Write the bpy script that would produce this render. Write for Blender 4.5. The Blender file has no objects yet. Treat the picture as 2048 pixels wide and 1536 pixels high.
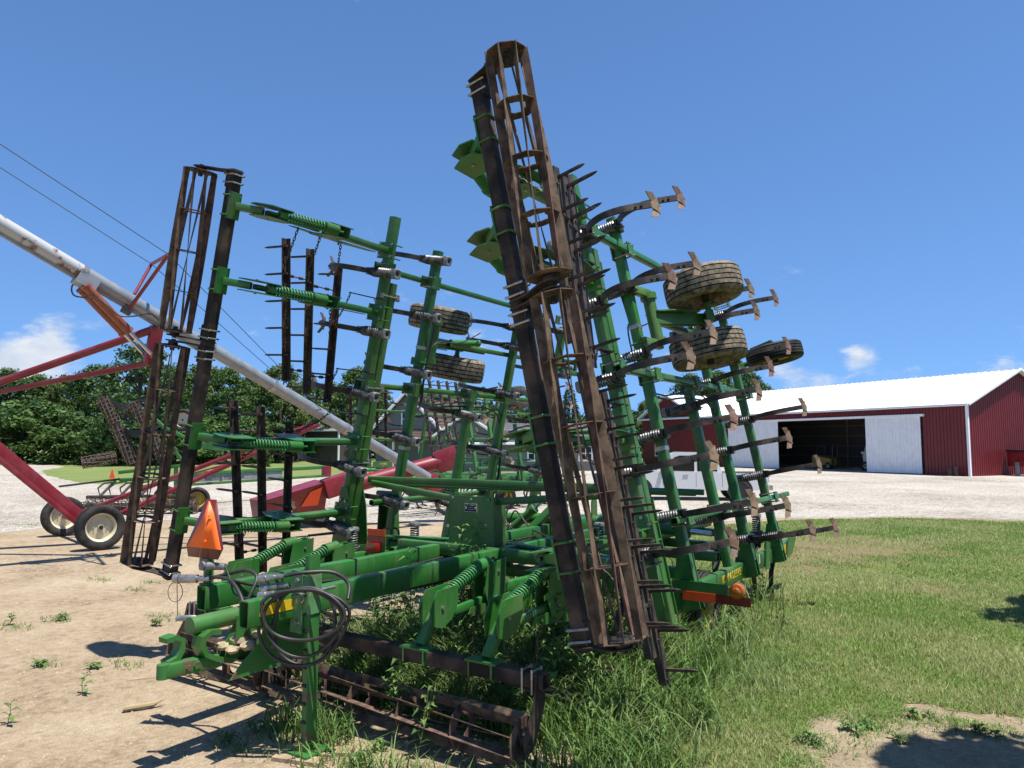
import bpy, bmesh, math, random
import numpy as np
from mathutils import Vector, Matrix
random.seed(7); RNG = np.random.default_rng(11)
SC = bpy.context.scene
COL = SC.collection
V = Vector
R_ = math.radians

# ------------------------------------------------------------------ camera
HEAD, PITCH, CAMH = R_(33.4), math.atan(120 / 1450.0), 2.2
cam_d = bpy.data.cameras.new('camera'); cam = bpy.data.objects.new('camera', cam_d); COL.objects.link(cam)
cam.location = (0, 0, CAMH); cam.rotation_euler = (math.pi / 2 + PITCH, 0, HEAD)
cam_d.sensor_width = 36; cam_d.lens = 36 * 1450 / 2048.0
cam_d.clip_start = 0.05; cam_d.clip_end = 3000
SC.camera = cam
_f = V((-math.sin(HEAD) * math.cos(PITCH), math.cos(HEAD) * math.cos(PITCH), math.sin(PITCH)))
_r = V((math.cos(HEAD), math.sin(HEAD), 0)); _u = _r.cross(_f)
def ray(px, py): return _f + _r * ((px - 1024) / 1450.0) - _u * ((py - 768) / 1450.0)
def G(px, py, z=0.0):            # where the line of sight through a photo pixel meets height z
    d = ray(px, py); return V((0, 0, CAMH)) + d * ((z - CAMH) / d.z)
def D(px, py, dep): return V((0, 0, CAMH)) + ray(px, py) * dep

# ------------------------------------------------------------------ light
SUN = V((0.335, -0.02, 1.0)).normalized()
EXPOSURE = 0.68
SKY_STRENGTH = 0.098
SKY_A, SKY_B, SKY_TINT = 0.62, 0.125, (1.06, 1.13, 1.14)
SUN_STRENGTH = 5.0
SC.view_settings.view_transform = 'Standard'
SC.view_settings.look = 'None'
SC.view_settings.exposure = EXPOSURE
SC.view_settings.gamma = 1.0
sun_d = bpy.data.lights.new('sun', 'SUN'); sun = bpy.data.objects.new('sun', sun_d); COL.objects.link(sun)
sun_d.energy = SUN_STRENGTH; sun_d.angle = R_(0.53); sun_d.color = (1.0, 0.955, 0.88)
sun.rotation_euler = (-SUN).to_track_quat('-Z', 'Y').to_euler(); sun.location = (20, 0, 40)

W = bpy.data.worlds.new('World'); SC.world = W; W.use_nodes = True
def build_world():
    nt = W.node_tree; N = nt.nodes; Lk = nt.links; N.clear()
    out = N.new('ShaderNodeOutputWorld'); bg = N.new('ShaderNodeBackground')
    sky = N.new('ShaderNodeTexSky'); sky.sky_type = 'NISHITA'; sky.sun_disc = False
    sky.sun_elevation = math.asin(SUN.z); sky.sun_rotation = math.atan2(SUN.x, SUN.y)
    sky.altitude = 1500; sky.air_density = 1.0; sky.dust_density = 0.0; sky.ozone_density = 10.0
    tc = N.new('ShaderNodeTexCoord'); nrm = N.new('ShaderNodeVectorMath'); nrm.operation = 'NORMALIZE'
    Lk.new(tc.outputs['Generated'], nrm.inputs[0]); d = nrm.outputs[0]
    mp = N.new('ShaderNodeMapping'); mp.inputs['Scale'].default_value = (1, 1, 2.1); Lk.new(d, mp.inputs[0])
    n1 = N.new('ShaderNodeTexNoise'); n1.inputs['Scale'].default_value = 9; n1.inputs['Detail'].default_value = 9; n1.inputs['Roughness'].default_value = 0.62
    n1.inputs['Distortion'].default_value = 0.15
    Lk.new(mp.outputs[0], n1.inputs['Vector'])
    def math_(op, a, b=None, clamp=False):
        m = N.new('ShaderNodeMath'); m.operation = op; m.use_clamp = clamp
        for i, x in enumerate((a, b)):
            if x is None: continue
            if hasattr(x, 'default_value') or isinstance(x, bpy.types.NodeSocket): Lk.new(x, m.inputs[i])
            else: m.inputs[i].default_value = x
        return m.outputs[0]
    sep = N.new('ShaderNodeSeparateXYZ'); Lk.new(d, sep.inputs[0]); z = sep.outputs[2]
    # fair-weather cumulus: a low belt all round the horizon, thicker where the photo shows banks
    belt = math_('MULTIPLY', math_('SUBTRACT', 0.22, z), 0.42)
    belt = math_('MAXIMUM', belt, -0.06)
    tot = math_('ADD', n1.outputs[0], belt)
    for (px, py, rad, amp) in ((110, 700, 0.055, 0.24), (60, 725, 0.06, 0.22), (20, 668, 0.03, 0.12), (100, 640, 0.03, 0.07), (215, 662, 0.03, 0.12), (0, 745, 0.05, 0.16),
                               (742, 462, 0.02, 0.17), (840, 476, 0.024, 0.19), (1715, 708, 0.032, 0.24), (1600, 742, 0.045, 0.24), (1540, 735, 0.03, 0.16),
                               (2000, 728, 0.028, 0.18), (820, 730, 0.03, 0.17), (800, 585, 0.03, 0.1)):
        v = ray(px, py).normalized()
        df = N.new('ShaderNodeVectorMath'); df.operation = 'DISTANCE'; Lk.new(d, df.inputs[0]); df.inputs[1].default_value = v
        g = math_('MULTIPLY', math_('SUBTRACT', 1.0, math_('DIVIDE', df.outputs['Value'], rad), True), amp)
        tot = math_('ADD', tot, g)
    mr = N.new('ShaderNodeMapRange'); mr.interpolation_type = 'SMOOTHSTEP'
    mr.inputs['From Min'].default_value = 0.63; mr.inputs['From Max'].default_value = 0.86
    Lk.new(tot, mr.inputs['Value'])
    up = N.new('ShaderNodeMapRange'); up.inputs['From Min'].default_value = -0.01; up.inputs['From Max'].default_value = 0.03; Lk.new(z, up.inputs['Value'])
    mask = math_('MULTIPLY', math_('MULTIPLY', mr.outputs[0], up.outputs[0]), 0.92)
    n2 = N.new('ShaderNodeTexNoise'); n2.inputs['Scale'].default_value = 22; n2.inputs['Detail'].default_value = 5; Lk.new(mp.outputs[0], n2.inputs['Vector'])
    cr = N.new('ShaderNodeValToRGB'); Lk.new(n2.outputs[0], cr.inputs[0])
    cr.color_ramp.elements[0].position = 0.3; cr.color_ramp.elements[0].color = (3.9, 4.4, 5.2, 1)
    cr.color_ramp.elements[1].position = 0.6; cr.color_ramp.elements[1].color = (5.6, 5.75, 5.95, 1)
    # thins the pale band at the very horizon: look slightly higher into the model sky, then grade it bluer
    cz = N.new('ShaderNodeCombineXYZ'); Lk.new(sep.outputs[0], cz.inputs[0]); Lk.new(sep.outputs[1], cz.inputs[1])
    Lk.new(math_('ADD', math_('MULTIPLY', math_('MAXIMUM', z, 0.0), SKY_A), SKY_B), cz.inputs[2]); Lk.new(cz.outputs[0], sky.inputs['Vector'])
    hs = N.new('ShaderNodeMix'); hs.data_type = 'RGBA'; hs.blend_type = 'MULTIPLY'; hs.inputs['Factor'].default_value = 1.0
    Lk.new(sky.outputs[0], hs.inputs['A']); hs.inputs['B'].default_value = (*SKY_TINT, 1)
    mx = N.new('ShaderNodeMix'); mx.data_type = 'RGBA'; Lk.new(mask, mx.inputs['Factor'])
    Lk.new(hs.outputs['Result'], mx.inputs['A']); Lk.new(cr.outputs[0], mx.inputs['B'])
    Lk.new(mx.outputs['Result'], bg.inputs['Color']); bg.inputs['Strength'].default_value = SKY_STRENGTH
    Lk.new(bg.outputs[0], out.inputs['Surface'])
build_world()

# ------------------------------------------------------------------ materials
MATS = {}
ALB = 0.76
GREENERY = ('leaf', 'leaf_dark', 'leaf_olive', 'needle', 'grass', 'grass_tall', 'weed', 'straw', 'white_paint', 'roof_white', 'orange_sign')
def mat(name, col, col2=None, rough=0.5, metal=0.0, scale=6.0, mixpos=(0.42, 0.62), bump=0.0, bscale=60.0, spec=0.5, rand=0.0,
        dust=None, dust_amt=0.0, trans=0.0, island=0.0, coat=0.0, detail=6.0, chips=None, fade=0.0):
    m = bpy.data.materials.new(name); m.use_nodes = True; MATS[name] = m
    if name not in GREENERY: col = tuple(c * ALB for c in col); col2 = tuple(c * ALB for c in col2) if col2 else None; dust = tuple(c * ALB for c in dust) if dust else None
    nt = m.node_tree; N = nt.nodes; Lk = nt.links
    b = N['Principled BSDF']; b.inputs['Roughness'].default_value = rough; b.inputs['Metallic'].default_value = metal
    b.inputs['Specular IOR Level'].default_value = spec; b.inputs['Coat Weight'].default_value = coat
    tc = N.new('ShaderNodeTexCoord'); oi = N.new('ShaderNodeObjectInfo')
    sh = N.new('ShaderNodeVectorMath'); sh.operation = 'MULTIPLY_ADD'
    cmb = N.new('ShaderNodeCombineXYZ')
    for i in range(3): Lk.new(oi.outputs['Random'], cmb.inputs[i])
    Lk.new(cmb.outputs[0], sh.inputs[0]); sh.inputs[1].default_value = (17.3, 9.1, 23.7); Lk.new(tc.outputs['Object'], sh.inputs[2])
    co = sh.outputs[0]
    def noise(s, dt=detail, r=0.6):
        n = N.new('ShaderNodeTexNoise'); n.inputs['Scale'].default_value = s; n.inputs['Detail'].default_value = dt; n.inputs['Roughness'].default_value = r
        Lk.new(co, n.inputs['Vector']); return n.outputs[0]
    def rgb(c): 
        n = N.new('ShaderNodeRGB'); n.outputs[0].default_value = (*c, 1); return n.outputs[0]
    cur = rgb(col)
    def mixc(fac, a, bcol):
        x = N.new('ShaderNodeMix'); x.data_type = 'RGBA'
        if isinstance(fac, float): x.inputs['Factor'].default_value = fac
        else: Lk.new(fac, x.inputs['Factor'])
        Lk.new(a, x.inputs['A']); Lk.new(bcol, x.inputs['B']); return x.outputs['Result']
    def ramp(v, lo, hi):
        r = N.new('ShaderNodeMapRange'); r.interpolation_type = 'SMOOTHSTEP'; r.inputs['From Min'].default_value = lo; r.inputs['From Max'].default_value = hi
        Lk.new(v, r.inputs['Value']); return r.outputs[0]
    if col2: cur = mixc(ramp(noise(scale), *mixpos), cur, rgb(col2))
    if dust:
        ge = N.new('ShaderNodeNewGeometry'); sp = N.new('ShaderNodeSeparateXYZ'); Lk.new(ge.outputs['Normal'], sp.inputs[0])
        mm = N.new('ShaderNodeMath'); mm.operation = 'MULTIPLY'; mm.use_clamp = True
        Lk.new(ramp(noise(scale * 0.8, 8, 0.7), 0.42, 0.66), mm.inputs[0]); mm.inputs[1].default_value = dust_amt
        cur = mixc(mm.outputs[0], cur, rgb(dust))
    if fade:
        fh = N.new('ShaderNodeHueSaturation'); fr = N.new('ShaderNodeMapRange'); fr.inputs['From Min'].default_value = .3; fr.inputs['From Max'].default_value = .7
        fr.inputs['To Min'].default_value = 1 - fade; fr.inputs['To Max'].default_value = 1 + fade; Lk.new(noise(1.1, 5, .6), fr.inputs['Value']); Lk.new(fr.outputs[0], fh.inputs['Value']); Lk.new(cur, fh.inputs['Color']); cur = fh.outputs[0]
    if chips:
        cm = N.new('ShaderNodeMath'); cm.operation = 'MULTIPLY'; Lk.new(ramp(noise(26, 3, .5), .64, .67), cm.inputs[0]); Lk.new(ramp(noise(2.2, 4, .6), .48, .62), cm.inputs[1])
        cur = mixc(cm.outputs[0], cur, rgb(tuple(c * ALB for c in chips)))
        st = N.new('ShaderNodeMapping'); st.inputs['Scale'].default_value = (14, 14, 1.2); Lk.new(co, st.inputs[0]); sn = N.new('ShaderNodeTexNoise'); sn.inputs['Scale'].default_value = 2.0; sn.inputs['Detail'].default_value = 5; Lk.new(st.outputs[0], sn.inputs['Vector'])
        sm = N.new('ShaderNodeMath'); sm.operation = 'MULTIPLY'; Lk.new(ramp(sn.outputs[0], .52, .72), sm.inputs[0]); sm.inputs[1].default_value = .35; cur = mixc(sm.outputs[0], cur, rgb((.13, .15, .085)))
    if rand or island:
        hv = N.new('ShaderNodeHueSaturation'); src = oi.outputs['Random']; amp = rand
        if island:
            ge = N.new('ShaderNodeNewGeometry'); src = ge.outputs['Random Per Island']; amp = island
        r = N.new('ShaderNodeMapRange'); r.inputs['To Min'].default_value = 1 - amp; r.inputs['To Max'].default_value = 1 + amp; Lk.new(src, r.inputs['Value'])
        Lk.new(r.outputs[0], hv.inputs['Value'])
        r2 = N.new('ShaderNodeMapRange'); r2.inputs['To Min'].default_value = 0.5 - 0.02; r2.inputs['To Max'].default_value = 0.5 + 0.02
        mu = N.new('ShaderNodeMath'); mu.operation = 'FRACT'; m3 = N.new('ShaderNodeMath'); m3.operation = 'MULTIPLY'; Lk.new(src, m3.inputs[0]); m3.inputs[1].default_value = 7.13
        Lk.new(m3.outputs[0], mu.inputs[0]); Lk.new(mu.outputs[0], r2.inputs['Value']); Lk.new(r2.outputs[0], hv.inputs['Hue'])
        Lk.new(cur, hv.inputs['Color']); cur = hv.outputs[0]
    Lk.new(cur, b.inputs['Base Color'])
    if bump:
        bp = N.new('ShaderNodeBump'); bp.inputs['Strength'].default_value = bump; bp.inputs['Distance'].default_value = 0.01
        Lk.new(noise(bscale, 4), bp.inputs['Height']); Lk.new(bp.outputs[0], b.inputs['Normal'])
    if trans:
        tr = N.new('ShaderNodeBsdfTranslucent'); Lk.new(cur, tr.inputs['Color']); ms = N.new('ShaderNodeMixShader'); ms.inputs[0].default_value = trans
        Lk.new(b.outputs[0], ms.inputs[1]); Lk.new(tr.outputs[0], ms.inputs[2]); Lk.new(ms.outputs[0], N['Material Output'].inputs['Surface'])
    return m
mat('green', (0.027, 0.158, 0.022), (0.038, 0.195, 0.031), 0.40, scale=2.5, dust=(0.16, 0.20, 0.10), dust_amt=0.42, bump=0.05, bscale=24, rand=0.10, chips=(0.12, 0.075, 0.045), fade=0.22)
mat('green_faded', (0.10, 0.30, 0.11), (0.16, 0.36, 0.15), 0.5, scale=14, dust=(0.12, 0.14, 0.07), dust_amt=0.5)
mat('green_rusty', (0.034, 0.190, 0.034), (0.13, 0.075, 0.045), 0.5, scale=7, mixpos=(0.58, 0.62), dust=(0.12, 0.17, 0.07), dust_amt=0.35)
mat('green_spring', (0.035, 0.19, 0.05), (0.05, 0.23, 0.065), 0.55, scale=12, spec=0.3)
mat('rust', (0.070, 0.048, 0.036), (0.215, 0.140, 0.095), 0.78, scale=9, mixpos=(0.34, 0.66), bump=0.25, bscale=120, spec=0.25, rand=0.18)
mat('dark_bar', (0.030, 0.025, 0.022), (0.120, 0.082, 0.060), 0.75, scale=3.5, mixpos=(0.42, 0.66), bump=0.2, bscale=90, spec=0.2)
mat('harrow_steel', (0.036, 0.029, 0.025), (0.115, 0.076, 0.056), 0.62, scale=8, mixpos=(0.42, 0.66), bump=0.15, bscale=90, spec=0.4, rand=0.15)
mat('shank_steel', (0.032, 0.026, 0.023), (0.120, 0.080, 0.060), 0.5, metal=0.2, scale=7, mixpos=(0.44, 0.68), bump=0.08, bscale=70, rand=0.2)
mat('sweep_steel', (0.165, 0.088, 0.052), (0.26, 0.165, 0.105), 0.6, metal=0.1, scale=14, mixpos=(0.36, 0.62), dust=(0.30, 0.26, 0.21), dust_amt=0.5, bump=0.12, bscale=90, rand=0.2)
mat('spring_black', (0.045, 0.045, 0.045), (0.19, 0.185, 0.18), 0.38, metal=0.2, scale=16, mixpos=(0.42, 0.56))
mat('groove', (0.018, 0.017, 0.016), None, 0.9, spec=0.1)
mat('rim_dusty', (0.30, 0.22, 0.06), (0.16, 0.12, 0.07), 0.6, scale=9)
mat('cast_grey', (0.30, 0.295, 0.285), (0.20, 0.195, 0.185), 0.55, metal=0.4, scale=22, bump=0.15, bscale=80)
mat('zinc', (0.52, 0.51, 0.48), (0.38, 0.36, 0.33), 0.36, metal=0.75, scale=25)
mat('chrome', (0.75, 0.75, 0.75), None, 0.14, metal=1.0)
mat('black_iron', (0.018, 0.018, 0.018), (0.05, 0.04, 0.032), 0.5, scale=15)
mat('chain_steel', (0.030, 0.026, 0.023), (0.13, 0.08, 0.05), 0.55, metal=0.4, scale=18, rand=0.2)
mat('tyre', (0.016, 0.016, 0.017), (0.03, 0.029, 0.028), 0.75, scale=5, dust=(0.16, 0.135, 0.10), dust_amt=0.30, spec=0.3, bump=0.1, bscale=60)
mat('tyre_dusty', (0.15, 0.127, 0.095), (0.36, 0.30, 0.215), 0.85, scale=16, mixpos=(0.36, 0.60), spec=0.2, bump=0.08, bscale=90, dust=(0.05, 0.045, 0.038), dust_amt=0.7)
mat('tyre_grey', (0.095, 0.09, 0.083), (0.16, 0.15, 0.135), 0.8, scale=9, spec=0.2)
mat('yellow', (0.72, 0.50, 0.02), (0.66, 0.44, 0.02), 0.4, scale=5, dust=(0.35, 0.27, 0.12), dust_amt=0.5)
mat('cream', (0.78, 0.70, 0.50), (0.68, 0.60, 0.42), 0.4, scale=5, dust=(0.45, 0.36, 0.24), dust_amt=0.4)
mat('orange_sign', (1.0, 0.16, 0.012), None, 0.5)
mat('red_border', (0.17, 0.020, 0.018), (0.13, 0.02, 0.018), 0.35, scale=20, coat=0.3)
mat('orange_tape', (0.95, 0.10, 0.02), None, 0.4)
mat('red_tape', (0.20, 0.006, 0.012), None, 0.3, coat=0.4)
mat('red_lens', (0.40, 0.008, 0.012), None, 0.15, coat=0.8)
mat('amber_lens', (0.62, 0.16, 0.012), (0.5, 0.12, 0.01), 0.2, coat=0.7, scale=30)
mat('yellow_tape', (0.80, 0.56, 0.02), (0.70, 0.46, 0.02), 0.35, scale=120, mixpos=(0.46, 0.54))
mat('hose', (0.022, 0.022, 0.023), (0.04, 0.039, 0.038), 0.5, scale=10)
mat('wood', (0.48, 0.36, 0.22), (0.36, 0.26, 0.16), 0.8, scale=9, bump=0.2)
mat('auger_red', (0.225, 0.014, 0.026), (0.27, 0.020, 0.033), 0.4, scale=3, dust=(0.40, 0.26, 0.22), dust_amt=0.12)
mat('galvanised', (0.36, 0.385, 0.41), (0.29, 0.31, 0.335), 0.45, metal=0.35, scale=5)
mat('galv_rust', (0.56, 0.56, 0.555), (0.21, 0.085, 0.045), 0.5, metal=0.15, scale=2.4, mixpos=(0.53, 0.60))
mat('cyl_orange', (0.34, 0.095, 0.048), (0.26, 0.07, 0.04), 0.4, scale=6)
mat('white_paint', (0.80, 0.80, 0.80), (0.74, 0.74, 0.75), 0.4, scale=2)
mat('truck_white', (0.80, 0.80, 0.80), None, 0.25, coat=0.6)
mat('glass_dark', (0.012, 0.014, 0.017), None, 0.10, spec=0.35)
mat('barn_red', (0.205, 0.018, 0.022), (0.185, 0.016, 0.02), 0.45, scale=1.5)
mat('roof_white', (0.80, 0.81, 0.82), (0.76, 0.77, 0.78), 0.4, scale=0.6)
mat('siding', (0.235, 0.235, 0.205), (0.215, 0.215, 0.19), 0.6, scale=1.2, rand=0.04)
mat('shingle', (0.115, 0.066, 0.052), (0.075, 0.046, 0.040), 0.85, scale=3, rand=0.25)
mat('shingle_grey', (0.13, 0.135, 0.145), (0.10, 0.105, 0.115), 0.85, scale=3, rand=0.2)
mat('shed_brown', (0.090, 0.072, 0.058), (0.08, 0.064, 0.052), 0.55, scale=1)
mat('shed_roof', (0.20, 0.20, 0.21), None, 0.4)
mat('concrete', (0.42, 0.40, 0.37), (0.36, 0.34, 0.31), 0.85, scale=2)
mat('bark', (0.10, 0.078, 0.060), (0.055, 0.043, 0.034), 0.9, scale=6, bump=0.4, bscale=20)
mat('skid_white', (0.55, 0.54, 0.52), None, 0.4)
mat('fork_yellow', (0.42, 0.28, 0.06), None, 0.5)
mat('dirt_clod', (0.54, 0.43, 0.29), (0.40, 0.31, 0.20), 0.95, scale=30, bump=0.6, bscale=60, spec=0.1)
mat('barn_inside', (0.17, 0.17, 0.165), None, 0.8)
mat('decal_black', (0.02, 0.02, 0.02), None, 0.5)
mat('decal_grey', (0.62, 0.63, 0.62), None, 0.5)
mat('leaf', (0.0521, 0.1075, 0.0218), (0.0882, 0.1554, 0.0353), 0.55, scale=0.35, trans=0.32, island=0.38, spec=0.3, rand=0)
mat('leaf_dark', (0.037, 0.0823, 0.0202), (0.063, 0.1218, 0.0302), 0.55, scale=0.35, trans=0.28, island=0.38, spec=0.3)
mat('leaf_olive', (0.0773, 0.1218, 0.0252), (0.1176, 0.1596, 0.0403), 0.55, scale=0.35, trans=0.32, island=0.38, spec=0.3)
mat('needle', (0.036, 0.078, 0.040), (0.055, 0.105, 0.050), 0.6, scale=1, trans=0.15, island=0.35, spec=0.2)
mat('grass', (0.160, 0.262, 0.056), (0.290, 0.335, 0.130), 0.6, scale=0.5, trans=0.35, island=0.42, spec=0.25)
mat('grass_tall', (0.120, 0.205, 0.048), (0.210, 0.270, 0.095), 0.55, scale=0.8, trans=0.35, island=0.45, spec=0.3)
mat('weed', (0.085, 0.17, 0.036), (0.14, 0.235, 0.06), 0.55, scale=1.5, trans=0.35, island=0.42, spec=0.3)
mat('straw', (0.46, 0.38, 0.20), (0.36, 0.29, 0.16), 0.8, scale=5, island=0.3, trans=0.2)

LAWN_BARE = [(G(x_, y_).x, G(x_, y_).y, r_, (0.24, 0.165, 0.10), f_) for x_, y_, r_, f_ in ((1600, 1108, 1.7, .55), (1740, 1092, 1.9, .5), (1560, 1140, .8, .5), (1870, 1180, .5, .5), (1520, 1190, .6, .4))]
def ground_mat(name, stops, s1, s2, pebble=None, bump=0.5, bs=40.0, patch=None):
    m = bpy.data.materials.new(name); m.use_nodes = True; MATS[name] = m
    nt = m.node_tree; N = nt.nodes; Lk = nt.links; b = N['Principled BSDF']; b.inputs['Roughness'].default_value = 0.95; b.inputs['Specular IOR Level'].default_value = 0.12
    tc = N.new('ShaderNodeTexCoord'); co = tc.outputs['Object']
    def noise(s, dt=8, r=0.65):
        n = N.new('ShaderNodeTexNoise'); n.inputs['Scale'].default_value = s; n.inputs['Detail'].default_value = dt; n.inputs['Roughness'].default_value = r; Lk.new(co, n.inputs['Vector']); return n.outputs[0]
    def mathn(op, a, c):
        x = N.new('ShaderNodeMath'); x.operation = op
        for i, q in enumerate((a, c)):
            if isinstance(q, float): x.inputs[i].default_value = q
            else: Lk.new(q, x.inputs[i])
        return x.outputs[0]
    f = mathn('ADD', mathn('MULTIPLY', noise(s1), 0.55), mathn('MULTIPLY', noise(s2), 0.45))
    cr = N.new('ShaderNodeValToRGB'); Lk.new(f, cr.inputs[0]); el = cr.color_ramp.elements
    for i, (p, c) in enumerate(stops):
        e = el[i] if i < 2 else el.new(p)
        e.position = p; e.color = (*(q * ALB for q in c), 1)
    cur = cr.outputs[0]; h = noise(bs, 5)
    if pebble:
        vo = N.new('ShaderNodeTexVoronoi'); vo.inputs['Scale'].default_value = pebble[0]; Lk.new(co, vo.inputs['Vector'])
        hs = N.new('ShaderNodeHueSaturation'); sp = N.new('ShaderNodeSeparateColor'); Lk.new(vo.outputs['Color'], sp.inputs[0])
        r = N.new('ShaderNodeMapRange'); r.inputs['To Min'].default_value = 1 - pebble[1]; r.inputs['To Max'].default_value = 1 + pebble[1] * 0.6; Lk.new(sp.outputs[0], r.inputs['Value'])
        Lk.new(r.outputs[0], hs.inputs['Value']); Lk.new(cur, hs.inputs['Color']); cur = hs.outputs[0]
        h = mathn('SUBTRACT', h, mathn('MULTIPLY', vo.outputs['Distance'], 0.8 * min(1.0, (18.0 / pebble[0]) ** 1.3)))
    if patch:
        for (cx, cy, rr, colr, fal) in patch:
            dd = N.new('ShaderNodeVectorMath'); dd.operation = 'DISTANCE'; Lk.new(co, dd.inputs[0]); dd.inputs[1].default_value = (cx, cy, 0)
            q = mathn('ADD', mathn('DIVIDE', dd.outputs['Value'], rr), mathn('MULTIPLY', mathn('SUBTRACT', noise(0.9), 0.5), 1.6))
            r = N.new('ShaderNodeMapRange'); r.inputs['From Min'].default_value = 1.1; r.inputs['From Max'].default_value = 0.75; r.inputs['To Max'].default_value = fal; Lk.new(q, r.inputs['Value'])
            x = N.new('ShaderNodeMix'); x.data_type = 'RGBA'; Lk.new(r.outputs[0], x.inputs['Factor']); Lk.new(cur, x.inputs['A']); x.inputs['B'].default_value = (*colr, 1); cur = x.outputs['Result']
    Lk.new(cur, b.inputs['Base Color'])
    bp = N.new('ShaderNodeBump'); bp.inputs['Strength'].default_value = bump; bp.inputs['Distance'].default_value = 0.05; Lk.new(h, bp.inputs['Height']); Lk.new(bp.outputs[0], b.inputs['Normal'])
    return m
ground_mat('dirt', [(0.34, (0.25, 0.180, 0.110)), (0.64, (0.62, 0.505, 0.355)), (0.48, (0.48, 0.37, 0.245))], 0.7, 9.0, (90, 0.14), 1.0, 17)
ground_mat('thin_soil', [(0.32, (0.21, 0.16, 0.105)), (0.66, (0.53, 0.44, 0.315)), (0.48, (0.37, 0.295, 0.20))], 1.6, 14.0, (90, 0.12), 0.8, 15)
ground_mat('gravel', [(0.36, (0.37, 0.315, 0.245)), (0.62, (0.72, 0.665, 0.58)), (0.49, (0.59, 0.535, 0.455))], 0.16, 3.0, (20, 0.42), 0.9, 30)
ground_mat('lawn_soil', [(0.32, (0.15, 0.205, 0.058)), (0.68, (0.34, 0.32, 0.155)), (0.5, (0.235, 0.27, 0.088))], 0.5, 8.0, None, 0.9, 40, patch=LAWN_BARE)
ground_mat('far_grass', [(0.32, (0.14, 0.20, 0.055)), (0.68, (0.30, 0.31, 0.125)), (0.5, (0.20, 0.25, 0.08))], 0.2, 4.0, None, 0.4, 30)

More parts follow.
